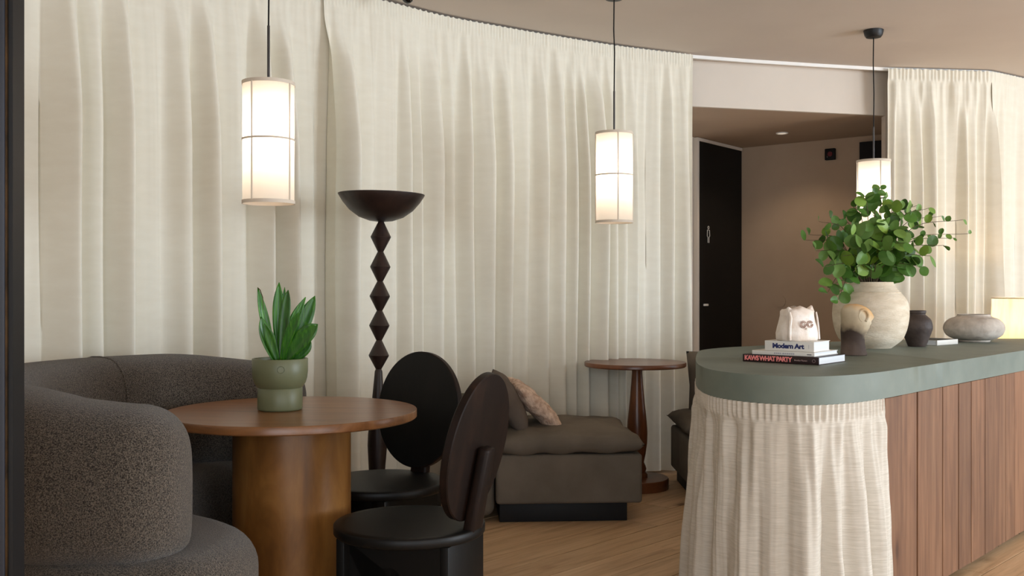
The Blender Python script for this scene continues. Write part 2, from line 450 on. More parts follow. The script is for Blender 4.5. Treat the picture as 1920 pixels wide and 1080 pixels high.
# floor: dark bed with every board laid on it
UD = Vector((math.cos(math.radians(46)), math.sin(math.radians(46))))
ND = Vector((-UD.y, UD.x))
floor = box('floor', -3.3, 8.1, -2.6, 9.9, -0.06, -0.012, M['floor']); floor['kind'] = 'structure'
def clip_poly(poly, x0, x1, y0, y1):
    for ax, lim, sgn in ((0, x0, 1), (0, x1, -1), (1, y0, 1), (1, y1, -1)):
        out = []
        for i in range(len(poly)):
            a, c = poly[i - 1], poly[i]
            da, dc = (a[ax] - lim) * sgn, (c[ax] - lim) * sgn
            if (da >= 0) != (dc >= 0):
                t = da / (da - dc); out.append(a.lerp(c, t))
            if dc >= 0: out.append(c)
        poly = out
        if len(poly) < 3: return []
    return poly
box('board_bed', -1.2, 5.15, 2.4, 8.9, -0.0118, -0.0112, M['gap'], floor)
rf = random.Random(5)
PW = 0.185
for r in range(-40, 60):
    s = -4.0 + rf.random() * 2.0
    while s < 12:
        Lp = 1.7 + rf.random() * 0.9
        a, c = s + 0.0012, s + Lp - 0.0012
        s += Lp
        n0, n1 = r * PW + 0.0028, (r + 1) * PW - 0.0028
        poly = [UD * a + ND * n0, UD * c + ND * n0, UD * c + ND * n1, UD * a + ND * n1]
        poly = clip_poly(poly, -1.2, 5.15, 2.4, 8.9)
        if len(poly) >= 3:
            ar = abs(sum(poly[i - 1].x * poly[i].y - poly[i].x * poly[i - 1].y for i in range(len(poly)))) / 2
            if ar > 0.02:
                prism('floor_board', [tuple(p) for p in poly], -0.011, rf.uniform(-0.0012, 0.0), M['floor'], floor, smooth=False)

# niche doors
def niche_frame(p0, p1):
    t = (p1 - p0).normalized(); return t, Vector((t.y, -t.x))       # along, towards the room
def wall_box(name, p0, p1, s0, s1, o0, o1, z0, z1, mat, parent=None, bevel=0.0):
    """box on a wall running p0 -> p1; s along the wall, o out of it into the room"""
    t, n = niche_frame(p0, p1)
    bm = bmesh.new(); add_box(bm, s0, s1, o0, o1, z0, z1, bevel)
    for v in bm.verts:
        q = p0 + t * v.co.x + n * v.co.y; v.co = Vector((q.x, q.y, v.co.z))
    return from_bm(name, bm, mat, parent, bevel > 0, sharp=40)
NL0, NL1 = Vector((1.20, 7.77)), Vector((2.0, 8.765))
NB0, NB1 = Vector((2.0, 8.765)), Vector((2.97, 7.97))
def ray_on(x, p0, p1):
    k = (x - 960) / F; t = (p1 - p0)
    return (k * p0.y - p0.x) / (t.x - k * t.y) * t.length
sL0, sL1 = ray_on(1303, NL0, NL1), ray_on(1385, NL0, NL1)
d1 = wall_box('door_1', NL0, NL1, sL0, sL1 - 0.005, 0.004, 0.03, 0.01, 2.40, M['black']); d1['kind'] = 'structure'
wall_box('door_frame', NL0, NL1, sL0 - 0.03, sL0, 0.003, 0.04, 0.01, 2.425, M['wall'], d1)
wall_box('door_head', NL0, NL1, sL0, sL1 - 0.01, 0.003, 0.04, 2.40, 2.425, M['wall'], d1)
sh = ray_on(1309, NL0, NL1)
wall_box('door_handle', NL0, NL1, sh, sh + 0.07, 0.045, 0.06, 1.052, 1.07, M['white'], d1, 0.004)
# restroom pictogram: white outline of a standing figure
sp = ray_on(1321.5, NL0, NL1)
def on_wall(p0, p1, s, o, z):
    t, n = niche_frame(p0, p1); q = p0 + t * s + n * o; return Vector((q.x, q.y, z))
pic = []
for a in range(13):
    pic.append(on_wall(NL0, NL1, sp + 0.012 * math.cos(a * PI / 6), 0.034, 1.70 + 0.012 * math.sin(a * PI / 6)))
tube('restroom_sign_head', pic, 0.0025, M['white'], d1, 6)
fig = [(-0.018, 1.68), (0.018, 1.68), (0.022, 1.63), (0.010, 1.62), (0.010, 1.575), (-0.010, 1.575), (-0.010, 1.62), (-0.022, 1.63), (-0.018, 1.68)]
tube('restroom_sign_body', [on_wall(NL0, NL1, sp + a, 0.034, z) for a, z in fig], 0.0028, M['white'], d1, 6)
sB = ray_on(1614, NB0, NB1)
d2 = wall_box('door_2', NB0, NB1, sB, sB + 0.75, 0.004, 0.03, 0.01, 2.38, M['black']); d2['kind'] = 'structure'
# small black alarm panel with a red lens on the niche wall
sA = ray_on(1549, NB0, NB1); sA2 = ray_on(1568, NB0, NB1)
al = thing('alarm_panel', 'small square black wall unit with dark red lens in the passage', 'alarm')
zA = 1.2 + (540 - 294.5) / F * 8.4
wall_box('case', NB0, NB1, sA, sA2, 0.001, 0.035, zA - 0.047, zA + 0.047, M['black'], al, 0.006)
tube('lens', [on_wall(NB0, NB1, (sA + sA2) / 2 + 0.005, 0.034, zA), on_wall(NB0, NB1, (sA + sA2) / 2 + 0.005, 0.042, zA)], 0.02, M['red_lens'], al, 16)
tube('indicator', [on_wall(NB0, NB1, sA + 0.025, 0.034, zA - 0.022), on_wall(NB0, NB1, sA + 0.025, 0.04, zA - 0.022)], 0.007, M['steel'], al, 12)
sC = ray_on(1463, NB0, NB1)
cp = tube('wall_plate', [on_wall(NB0, NB1, sC, 0.001, 1.085), on_wall(NB0, NB1, sC, 0.008, 1.085)], 0.05, M['niche'], None, 24)
tag(cp, 'round wall-coloured cover plate on the passage wall above the books', 'cover plate')
# recessed downlight in the niche ceiling
dl = thing('downlight', 'small round recessed downlight in the passage ceiling', 'light', (2.14, 7.89, ZN))
lathe('trim_ring', [(0.048, -0.001), (0.048, -0.008), (0.038, -0.008), (0.036, -0.001)], M['white'], dl, 32)
lathe('lamp', [(0.036, -0.002), (0.036, -0.004)], M['downlight'], dl, 32)
ll = bpy.data.lights.new('downlight_lamp', 'SPOT'); ll.energy = 9; ll.color = (1, 0.8, 0.58); ll.spot_size = 2.2; ll.spot_blend = 0.6; ll.shadow_soft_size = 0.03
lo = bpy.data.objects.new('downlight_lamp', ll); COL.objects.link(lo); lo.parent = dl; lo.location = (0, 0, -0.02)

# dark metal jamb at the left edge
jb = box('trim_1', -1.34, -0.970, 1.90, 1.97, 0, ZC, M['frame_metal'], bevel=0.004); jb['kind'] = 'structure'
box('bronze_edge', -0.9697, -0.9665, 1.905, 1.96, 0, ZC, M['bronze'], jb)
box('metal_edge', -0.966, -0.9575, 1.91, 1.955, 0, ZC, M['black_metal'], jb)

# ------------------------------------------------------------------ curtains
def px_to_track(P, xs):
    """arc length at which the sight line of photo column x crosses the path"""
    out = []
    for x in xs:
        k = (x - 960) / F; s = 0.0; hit = None
        for a, c in zip(P, P[1:]):
            fa, fc = a.x - k * a.y, c.x - k * c.y
            L = (c - a).length
            if fa <= 0 <= fc: hit = s + L * (-fa) / (fc - fa); break
            s += L
        out.append(hit)
    return out

def curtain(name, P, s0, s1, valleys, z0, z1, mat, label, cat, group=None, seed=0, hdr=0.075, amp=1.1, ampmax=0.05, gather=0.021, flare=0.0, off=0.02, ds=0.006, ramp_len=0.3, lean=0.35, fine=0.35, nz=44, ga=0.005, valley=-0.035, fold_lo=0.12, wrinkle=0.0, pin_end=0.0, head=0.015):
    rn = random.Random(seed)
    path, L = resample(P, ds)
    va = sorted(v for v in valleys if v is not None)
    va = [v for i, v in enumerate(va) if s0 - 0.2 <= v <= s1 + 0.2]
    if not va or va[0] > s0: va = [s0 - 0.06] + va
    if va[-1] < s1: va = va + [s1 + 0.06]
    fold_h = [rn.random() for _ in va]; fold_b = [rn.random() for _ in va]
    zs = [z1, z1 - 0.006]
    k = 1
    for i in range(1, 7): zs.append(z1 - hdr * i / 6)
    zb = z1 - hdr
    for i in range(1, nz + 1): zs.append(zb - (zb - z0) * (i / nz) ** 1.5)
    cols = []
    for i, p in enumerate(path):
        s = L * i / (len(path) - 1)
        if s < s0 - 1e-6 or s > s1 + 1e-6: continue
        t = (path[min(i + 1, len(path) - 1)] - path[max(i - 1, 0)]).normalized()
        cols.append((s, p, t, Vector((t.y, -t.x))))
    verts = []; faces = []
    nz_ = len(zs)
    gph = rn.random() * 6
    for s, p, t, n in cols:
        for z in zs:
            dep = z1 - z
            dsh = 0.14 * (1 + noise.noise(Vector((s * 8.5 + seed * 2.1, 0.4, 0.2)))) * (1 if z1 > 2 else 0.2)
            w = sstep(hdr, hdr + 0.75, dep - dsh * 0.5) * 0.55 + 0.45 * sstep(hdr * 0.75, hdr + ramp_len * 0.8, dep - dsh * 0.6)
            sw = s + 0.030 * noise.noise(Vector((s * 1.1 + seed * 7.3, dep * 0.55, seed * 3.1))) * sstep(0.1, 1.6, dep)
            j = 0
            while j < len(va) - 2 and va[j + 1] < sw: j += 1
            sp_ = va[j + 1] - va[j]
            f = min(1, max(0, (sw - va[j]) / sp_))
            A = min(ampmax, amp * sp_)
            hv = fold_h[j]
            hb = fold_b[j]
            sn = math.sin(PI * f)
            q = (sn * sn + 0.006) ** (0.45 + 0.5 * hb)
            sk_ = 1 + 0.35 * math.sin(2 * PI * f) * (hb - 0.5)
            nv = fold_lo + (1.15 - fold_lo) * hv + 0.25 * noise.noise(Vector((va[j] * 9 + seed, dep * 0.5, 2.0)))
            d = (A * nv * q * sk_ + valley) * w + head * (1 - w) + 0.014 * fine / 0.16 * noise.noise(Vector((s * 3.1 + seed, dep * 0.35, 7.7))) * w
            if pin_end > 0:
                pe = sstep(0.02, pin_end, s1 - s)
                d = d * (0.25 + 0.75 * pe) + 0.012 * (1 - pe) * w
            # smaller secondary folds running out of the gathers
            fd = (1 - 0.75 * sstep(0.1, 1.3, dep))
            sec = noise.noise(Vector((s * 26 + seed * 1.7, dep * 0.9, 5.5)))
            d += 0.012 * fine / 0.35 * sec * fd * (1 + 1.2 * (1 - sstep(0.1, 0.7, dep))) * sstep(hdr * 0.7, hdr + 0.05, dep)
            d += 0.005 * noise.noise(Vector((s * 60 + seed, dep * 1.4, 9.1))) * fine / 0.35 * sstep(hdr * 0.7, hdr + 0.05, dep)
            # gathers of the heading tape
            g = sstep(hdr * 1.25, hdr * 0.75, dep)
            if wrinkle > 0:
                d += wrinkle * (noise.noise(Vector((s * 7 + seed, dep * 4.5 + s * 2, 3.3))) + 0.5 * noise.noise(Vector((s * 15 + seed, dep * 9 - s * 5, 6.3)))) * sstep(hdr * 0.8, hdr + 0.15, dep)
            sg = s + 0.010 * noise.noise(Vector((s * 16 + seed, 0.3, 0.7)))
            d += ga * g * (0.7 + 0.6 * noise.noise(Vector((s * 22, seed, 1.0)))) * math.sin(sg * 2 * PI / gather + gph + 1.6 * noise.noise(Vector((s * 14, dep * 6, seed))))
            tl = lean * A * w * math.sin(PI * f)
            fl = flare * sstep(hdr, z1 - z0, dep)
            q3 = p + n * (off + d + fl) + t * tl
            zz = z if z > z0 + 0.001 else z0
            if dep < 0.001 and z1 > 2: zz += 0.004 * math.sin(s * 2 * PI / (gather * 1.9) + gph)
            verts.append((q3.x, q3.y, zz))
    m_ = len(cols)
    for i in range(m_ - 1):
        for k in range(nz_ - 1):
            a = i * nz_ + k
            faces.append((a, a + nz_, a + nz_ + 1, a + 1))
    me = bpy.data.meshes.new(name); me.from_pydata(verts, [], faces); me.update()
    for p_ in me.polygons: p_.use_smooth = True
    o = link_mesh(name, me, mat)
    return tag(o, label, cat, group)

fineL, LL = resample(spline([Vector((x, y)) for x, y in TRACK_L], 24), 0.01)
fineR, LR = resample(spline([Vector((x, y)) for x, y in TRACK_R], 24), 0.01)
VA = [28, 75, 138, 188, 237, 302, 354, 397, 462, 497, 545, 588]
VB = [612, 657, 700, 738, 757, 776, 820, 850, 879, 916, 955, 990, 1022, 1053, 1072, 1090, 1120, 1146, 1168, 1190, 1208, 1235, 1257, 1287]
sA_, sB_ = px_to_track(fineL, VA), px_to_track(fineL, VB)
split = px_to_track(fineL, [606])[0]
pre = [sA_[0] - 0.17 * k for k in range(1, 9)]
curtain('curtain', fineL, 0.02, split + 0.03, pre + sA_, 0.015, ZC - 0.012, M['curtain'], 'long cream curtain panel hanging behind the curved sofa', 'curtain', 'cream curtains', 1, ampmax=0.14, fine=0.12)
curtain('curtain', fineL, split - 0.03, px_to_track(fineL, [1291])[0], sB_, 0.015, ZC - 0.012, M['curtain'], 'cream gathered curtain panel behind the torch floor lamp and the low ottoman', 'curtain', 'cream curtains', 2, off=0.034, ampmax=0.13, fine=0.18)
VR = [1664, 1676, 1706, 1726, 1752, 1775, 1795, 1812, 1830, 1846]
VR2 = [1858, 1868, 1880, 1894, 1904, 1916]
sR, sR2 = px_to_track(fineR, VR), px_to_track(fineR, VR2)
kink = px_to_track(fineR, [1852])[0]
curtain('curtain', fineR, 0.0, kink + 0.015, sR, 0.015, ZC - 0.012, M['curtain'], 'cream curtain panel hanging behind the leafy branches, beside the passage', 'curtain', 'cream curtains', 3, ampmax=0.11, fine=0.28, gather=0.03, ga=0.007)
post = [sR2[-1] + 0.10 * k for k in range(1, 12)]
curtain('curtain', fineR, kink - 0.005, LR - 0.05, sR2 + post, 0.015, ZC - 0.012, M['curtain'], 'cream curtain panel behind the lit linen lampshade at the right edge', 'curtain', 'cream curtains', 4, ampmax=0.11, fine=0.16)

# white ceiling track of the curtains
tr = fineL[::4] + [Vector((1.6, 6.71)), Vector((2.1, 6.84)), Vector((2.5, 6.935))] + fineR[::4]
rail = wall_strip('curtain_rail', offset_path(tr, -0.008), ZC - 0.022, ZC - 0.0005, M['white'], 0.02)
del rail['kind']; tag(rail, 'thin white curtain track running along the ceiling above the passage', 'curtain rail')

# ------------------------------------------------------------------ counter
ZT, ZB = 0.902, 0.806
OUT = [(1.431, 3.662), (1.304, 3.530), (1.150, 3.405), (1.000, 3.350), (0.870, 3.395), (0.775, 3.500), (0.726, 3.648), (0.724, 3.837), (0.742, 4.00), (0.775, 4.20), (0.840, 4.52), (0.895, 4.74), (0.965, 4.87), (1.07, 4.99), (1.25, 5.13), (1.73, 5.50), (2.30, 5.74), (2.80, 5.86), (3.05, 5.87), (3.19, 5.77), (3.16, 5.58), (3.0, 5.36), (2.75, 5.083), (2.4, 4.706), (1.9, 4.168), (1.7, 3.9523), (1.55, 3.7906)]
outline = spline([Vector(p) for p in OUT], 8, True)
ct = prism('countertop', [tuple(p) for p in outline], ZB, ZT, M['concrete'], bevel=0.004)
tag(ct, 'thick grey-green plaster countertop with a rounded end above boards and linen', 'countertop')
def inset(P, d):
    n = len(P); out = []
    for i in range(n):
        t = (P[(i + 1) % n] - P[i - 1]).normalized()
        out.append(P[i] + Vector((t.y, -t.x)) * d)
    return out
cxy = sum((p for p in outline), Vector((0, 0))) / len(outline)
ins = inset(outline, 0.07)
if (ins[0] - cxy).length > (outline[0] - cxy).length: ins = inset(outline, -0.07)
bc = thing('bar_counter', 'long bar counter clad in upright reclaimed pine boards under the plaster top', 'counter')
prism('carcass', [tuple(p) for p in ins[::2]], 0.0, ZB, M['gap'], bc, smooth=False)
F0, F1 = Vector((1.302, 3.523)), Vector((2.75, 5.083))
FU = (F1 - F0).normalized(); FN = Vector((FU.y, -FU.x))
cuts = [ray_on(x, F0, F1) for x in (1652, 1660.5, 1694, 1722.6, 1769.6, 1799, 1822.6, 1848, 1867, 1888, 1905, 1930)]
s = cuts[-1]
while s < (F1 - F0).length - 0.06:
    s += random.choice((0.09, 0.12, 0.15)); cuts.append(s)
for a, c in zip(cuts, cuts[1:]):
    pr = random.uniform(-0.004, 0.003)
    bm = bmesh.new(); g1, g2 = random.uniform(0.002, 0.005), random.uniform(0.002, 0.005)
    add_box(bm, a + g1, c - g2, -0.026 + 0.0, -0.004 + pr, 0.035, ZB - 0.002, 0.0015, 1)
    for v in bm.verts:
        q = F0 + FU * v.co.x + FN * v.co.y; v.co = Vector((q.x, q.y, v.co.z))
    from_bm('board', bm, M['pine'], bc)
# boards around the far end
far = [Vector(p) for p in spline([Vector(p) for p in OUT[16:24]][::-1], 10)]
farp, _ = resample(far, 0.11)
for a, c in zip(farp[3:], farp[4:]):
    t = (c - a).normalized(); n = Vector((t.y, -t.x))
    pts = [a + t * .001 - n * 0.005, c - t * .001 - n * 0.005, c - t * .001 - n * 0.03, a + t * .001 - n * 0.03]
    prism('board', [tuple(p) for p in pts], 0.035, ZB - 0.002, M['pine'], bc, smooth=False)
for k in range(6):
    q = F0 + FU * (0.5 + k * 0.32) - FN * 0.075
    box('foot', q.x - 0.02, q.x + 0.02, q.y - 0.02, q.y + 0.02, 0.0, 0.036, M['gap'], bc)

# linen skirt around the rounded end (path runs so that its outside faces the room)
skp = [Vector(p) for p in [(1.20, 5.09)] + OUT[13:1:-1]] + [Vector((1.304, 3.530)), Vector((1.330, 3.556))]
sk, SL = resample(spline(skp, 10), 0.006)
vs = []; s = 0.0; rs = random.Random(8)
while s < SL + 0.1:
    vs.append(s); s += rs.choice((0.07, 0.09, 0.12, 0.14))
curtain('counter_skirt', sk, 0.0, SL, vs, 0.02, ZB - 0.0005, M['linen'], 'natural linen skirt gathered around the rounded end of the counter', 'curtain', None, 9, hdr=0.055, amp=0.65, ampmax=0.07, gather=0.026, flare=0.018, off=-0.001, ds=0.004, ramp_len=0.35, lean=0.15, fine=0.35, nz=60, ga=0.006, valley=-0.028, fold_lo=0.5, wrinkle=0.009, pin_end=0.12, head=0.0)

# ------------------------------------------------------------------ curved sofa
SP = [(-1.03, 2.705), (-1.11, 2.70), (-1.25, 2.71), (-1.47, 2.83), (-1.65, 3.06), (-1.735, 3.36), (-1.73, 3.64), (-1.63, 3.90), (-1.44, 4.10), (-1.25, 4.20), (-1.12, 4.235), (-1.03, 4.245)]
sofa = thing('curved_sofa', 'dark brown boucle curved sofa wrapping around the round wooden table', 'sofa')
spp, SLn = resample(spline([Vector(p) for p in SP], 12), 0.02)
def sweep_back(name, zlo, zhi, width, r_end, mat, parent, ext=0.0, e=2.9):
    loop = superloop(40, e); n = len(spp); verts = []; faces = []
    rows = []
    for i, p in enumerate(spp):
        t = (spp[min(i + 1, n - 1)] - spp[max(i - 1, 0)]).normalized()
        nn_ = Vector((t.y, -t.x))
        rows.append((p, t, nn_, SLn * i / (n - 1)))
    rings = []
    N = 14
    p, t, nn_, s = rows[0]
    for k in range(N, 0, -1):
        a = k / N * PI / 2 * 0.999
        rings.append((p - t * r_end * math.sin(a), nn_, math.cos(a), 0.0))
    for p, t, nn_, s in rows: rings.append((p, nn_, 1.0, min(s, SLn - s)))
    p, t, nn_, s = rows[-1]
    for k in range(1, N + 1):
        a = k / N * PI / 2 * 0.999
        rings.append((p + t * r_end * math.sin(a), nn_, math.cos(a), 0.0))
    for p, nn_, f, de in rings:
        zh = zhi - 0.05 * (1 - sstep(-0.1, 0.45, de))
        fw = max(f, 0.02) ** 0.8
        top = zlo + (zh - zlo) * (0.60 + 0.40 * max(f, 0.0) ** 0.75)
        bt = zlo + 0.06 * (1 - f)
        zc, hh = (top + bt) / 2, (top - bt) / 2
        for a, c in loop:
            q = p + nn_ * (a * width / 2 * fw)
            verts.append((q.x, q.y, zc + c * hh))
    m_ = len(loop)
    for i in range(len(rings) - 1):
        for k in range(m_):
            k2 = (k + 1) % m_
            faces.append((i * m_ + k, i * m_ + k2, (i + 1) * m_ + k2, (i + 1) * m_ + k))
    faces.append(tuple(range(m_))); faces.append(tuple((len(rings) - 1) * m_ + k for k in range(m_)))
    return from_data(name, verts, faces, mat, parent, True)
bk_ = sweep_back('backrest', 0.455, 0.928, 0.36, 0.15, M['boucle'], sofa)
# seat: one kidney shaped body with a deep rounded edge
KID = [(-0.93, 2.535), (-1.10, 2.515), (-1.28, 2.545), (-1.55, 2.69), (-1.76, 2.95), (-1.90, 3.33), (-1.895, 3.66), (-1.77, 4.0), (-1.53, 4.27), (-1.24, 4.39), (-1.0, 4.41), (-0.86, 4.37), (-0.80, 4.26), (-0.85, 4.12), (-0.97, 4.03), (-1.09, 3.92), (-1.17, 3.75), (-1.18, 3.57), (-1.12, 3.40), (-1.01, 3.24), (-0.88, 3.13), (-0.785, 3.02), (-0.735, 2.88), (-0.745, 2.72), (-0.815, 2.585)]
kid = spline([Vector(p) for p in KID], 6, True)
kc = sum(kid, Vector((0, 0))) / len(kid)
def rounded_body(name, P, z0, z1, r, mat, parent, crown=0.0, steps=8):
    n = len(P); sgn = 1
    area = sum(P[i - 1].x * P[i].y - P[i].x * P[i - 1].y for i in range(n))
    sgn = -1 if area > 0 else 1
    rings = [(r * 0.5, z0), (0.0, z0 + r * 0.5)]
    for k in range(steps + 1):
        a = k / steps * PI / 2
        rings.append((r * (1 - math.cos(a)), z1 - r + r * math.sin(a)))
    verts = []; faces = []
    for d, z in rings:
        for i in range(n):
            t = (P[(i + 1) % n] - P[i - 1]).normalized()
            q = P[i] + Vector((t.y, -t.x)) * d * sgn
            verts.append((q.x, q.y, z))
    for k in range(len(rings) - 1):
        for i in range(n):
            j = (i + 1) % n
            faces.append((k * n + i, k * n + j, (k + 1) * n + j, (k + 1) * n + i))
    bm = bmesh.new()
    vv = [bm.verts.new(v) for v in verts]
    for f in faces: bm.faces.new([vv[i] for i in f])
    bm.faces.new(vv[:n][::-1])
    top = bm.faces.new(vv[-n:])
    bmesh.ops.triangulate(bm, faces=[top])
    return from_bm(name, bm, mat, parent, True, sharp=60)
rounded_body('seat', kid, 0.05, 0.49, 0.10, M['boucle'], sofa)
for x, y in ((-0.95, 2.75), (-1.6, 3.1), (-1.6, 3.9), (-1.05, 4.2)):
    lathe('foot', [(0.03, 0), (0.03, 0.06)], M['black'], sofa, 20, loc=(x, y, 0))
# upholstery seam across the inside of the back
ps = min(range(len(spp)), key=lambda i: abs(spp[i].x / spp[i].y - (185 - 960) / F) + (0 if spp[i].y > 3.4 else 9))
p = spp[ps]; t = (spp[ps + 1] - spp[ps - 1]).normalized(); nn_ = Vector((t.y, -t.x))
lp = superloop(40, 2.9); seam = []
for k in range(-6, 14):
    a, c = lp[k % 40]
    q = p + nn_ * (a * 0.181); seam.append((q.x, q.y, 0.6915 + c * 0.2370))
tube('seam', seam, 0.004, M['boucle'], bk_, 6)

# ------------------------------------------------------------------ round table and potted plant
TC = (-0.803, 3.64); TZ = 0.755
tb = thing('round_table', 'round wooden pedestal table with thick drum base in front of the sofa', 'table', (TC[0], TC[1], 0))
lathe('tabletop', [(0.02, TZ - 0.031), (0.449, TZ - 0.031), (0.4535, TZ - 0.027), (0.4535, TZ - 0.003), (0.4515, TZ), (0.02, TZ)], M['walnut'], tb, 96)
lathe('pedestal', [(0.2115, 0), (0.2115, TZ - 0.0315)], M['walnut_v'], tb, 72)

pp = thing('potted_snake_plant', 'snake plant in a two-tier olive green pot on the round table', 'plant', (-0.849, 3.644, TZ))
pot_ = lathe('pot', [(0.074, 0.0), (0.0795, 0.003), (0.081, 0.008), (0.081, 0.079), (0.079, 0.0815), (0.0815, 0.084), (0.092, 0.099), (0.098, 0.118), (0.1005, 0.14), (0.1005, 0.186), (0.099, 0.188), (0.094, 0.188), (0.0925, 0.185), (0.0925, 0.172), (0.02, 0.172)], M['pot_green'], pp, 64, sharp=50)
lathe('soil', [(0.0925, 0.168), (0.0925, 0.176), (0.05, 0.181), (0.01, 0.183)], M['soil'], pp, 40)
ring = [(0.012 * math.cos(a * PI / 10), 0, 0.012 * math.sin(a * PI / 10)) for a in range(21)]
tube('embossed_ring', [(0.026 + x, -math.sqrt(0.1005 ** 2 - (0.026 + x) ** 2), 0.153 + z) for x, y, z in ring], 0.0011, M['pot_green'], pot_, 6)

def blade(parent, base, tip, width, bow, twist, blunt=0.0, cup=0.35, name='leaf'):
    base = Vector(base); tip = Vector(tip); n = 16
    mid = (base + tip) / 2 + Vector(bow)
    verts = []; faces = []
    for i in range(n + 1):
        t = i / n
        p = base * (1 - t) ** 2 + mid * 2 * t * (1 - t) + tip * t * t
        dv = (mid - base) * 2 * (1 - t) + (tip - mid) * 2 * t; dv.normalize()
        side = dv.cross(Vector((math.sin(twist), -math.cos(twist), 0))); side.normalize()
        nor = side.cross(dv)
        w = width / 2 * (0.42 + 0.58 * math.sin(min(1, t / 0.62) * PI / 2)) * (max(0, 1 - max(0, (t - 0.55) / 0.45) ** (2.0 + blunt * 3)))
        w = max(w, 0.0008)
        for k, (a, c) in enumerate(((-1, cup), (-0.5, cup * 0.3), (0, 0), (0.5, cup * 0.3), (1, cup))):
            verts.append(p + side * (w * a) + nor * (w * c))
    for i in range(n):
        for k in range(4):
            a = i * 5 + k
            faces.append((a, a + 1, a + 6, a + 5))
    o = from_data(name, verts, faces, M['blade'], parent, True)
    sd = o.modifiers.new('thick', 'SOLIDIFY'); sd.thickness = 0.0016; sd.offset = 0
    return o
zb = 0.176
BL = [((-0.014, 0.0, zb), (-0.079, -0.01, zb + .272), .036, (-.012, 0, .0), 0.7, 0),
      ((0.0, 0.014, zb), (-0.008, 0.02, zb + .29), .044, (-.008, 0, 0), 0.1, 0.2),
      ((0.004, 0.02, zb), (0.010, 0.03, zb + .272), .03, (0, 0, 0), 0.0, 0),
      ((0.004, -0.004, zb), (0.032, -0.01, zb + .262), .042, (-.004, 0, 0), -0.1, 0.5),
      ((0.010, 0.008, zb), (0.090, 0.02, zb + .236), .042, (-.018, 0, .01), 0.1, 0),
      ((0.016, 0.02, zb), (0.118, 0.05, zb + .240), .058, (.002, 0, 0), 0.1, 0.2),
      ((0.010, -0.014, zb), (0.086, -0.04, zb + .186), .036, (-.016, 0, .008), -0.2, 0.4),
      ((0.016, -0.010, zb), (0.144, -0.03, zb + .138), .062, (-.016, 0, .0), -0.1, 0.8),
      ((0.022, 0.004, zb), (0.112, 0.0, zb + .078), .05, (.008, 0, -.012), 0.2, 0.5),
      ((-0.012, -0.012, zb), (-0.062, -0.03, zb + .165), .045, (-.012, 0, .0), 0.5, 0.1),
      ((-0.004, -0.014, zb), (-0.044, -0.05, zb + .140), .036, (-.006, 0, .02), 0.3, 0.0)]
for a_ in BL: blade(pp, *a_)
tube('dry_tip', [(-0.079, -0.01, zb + .27), (-0.070, -0.012, zb + .262), (-0.060, -0.013, zb + .235), (-0.056, -0.014, zb + .19)], [0.002, 0.002, 0.0018, 0.001], M['stem'], pp, 6)

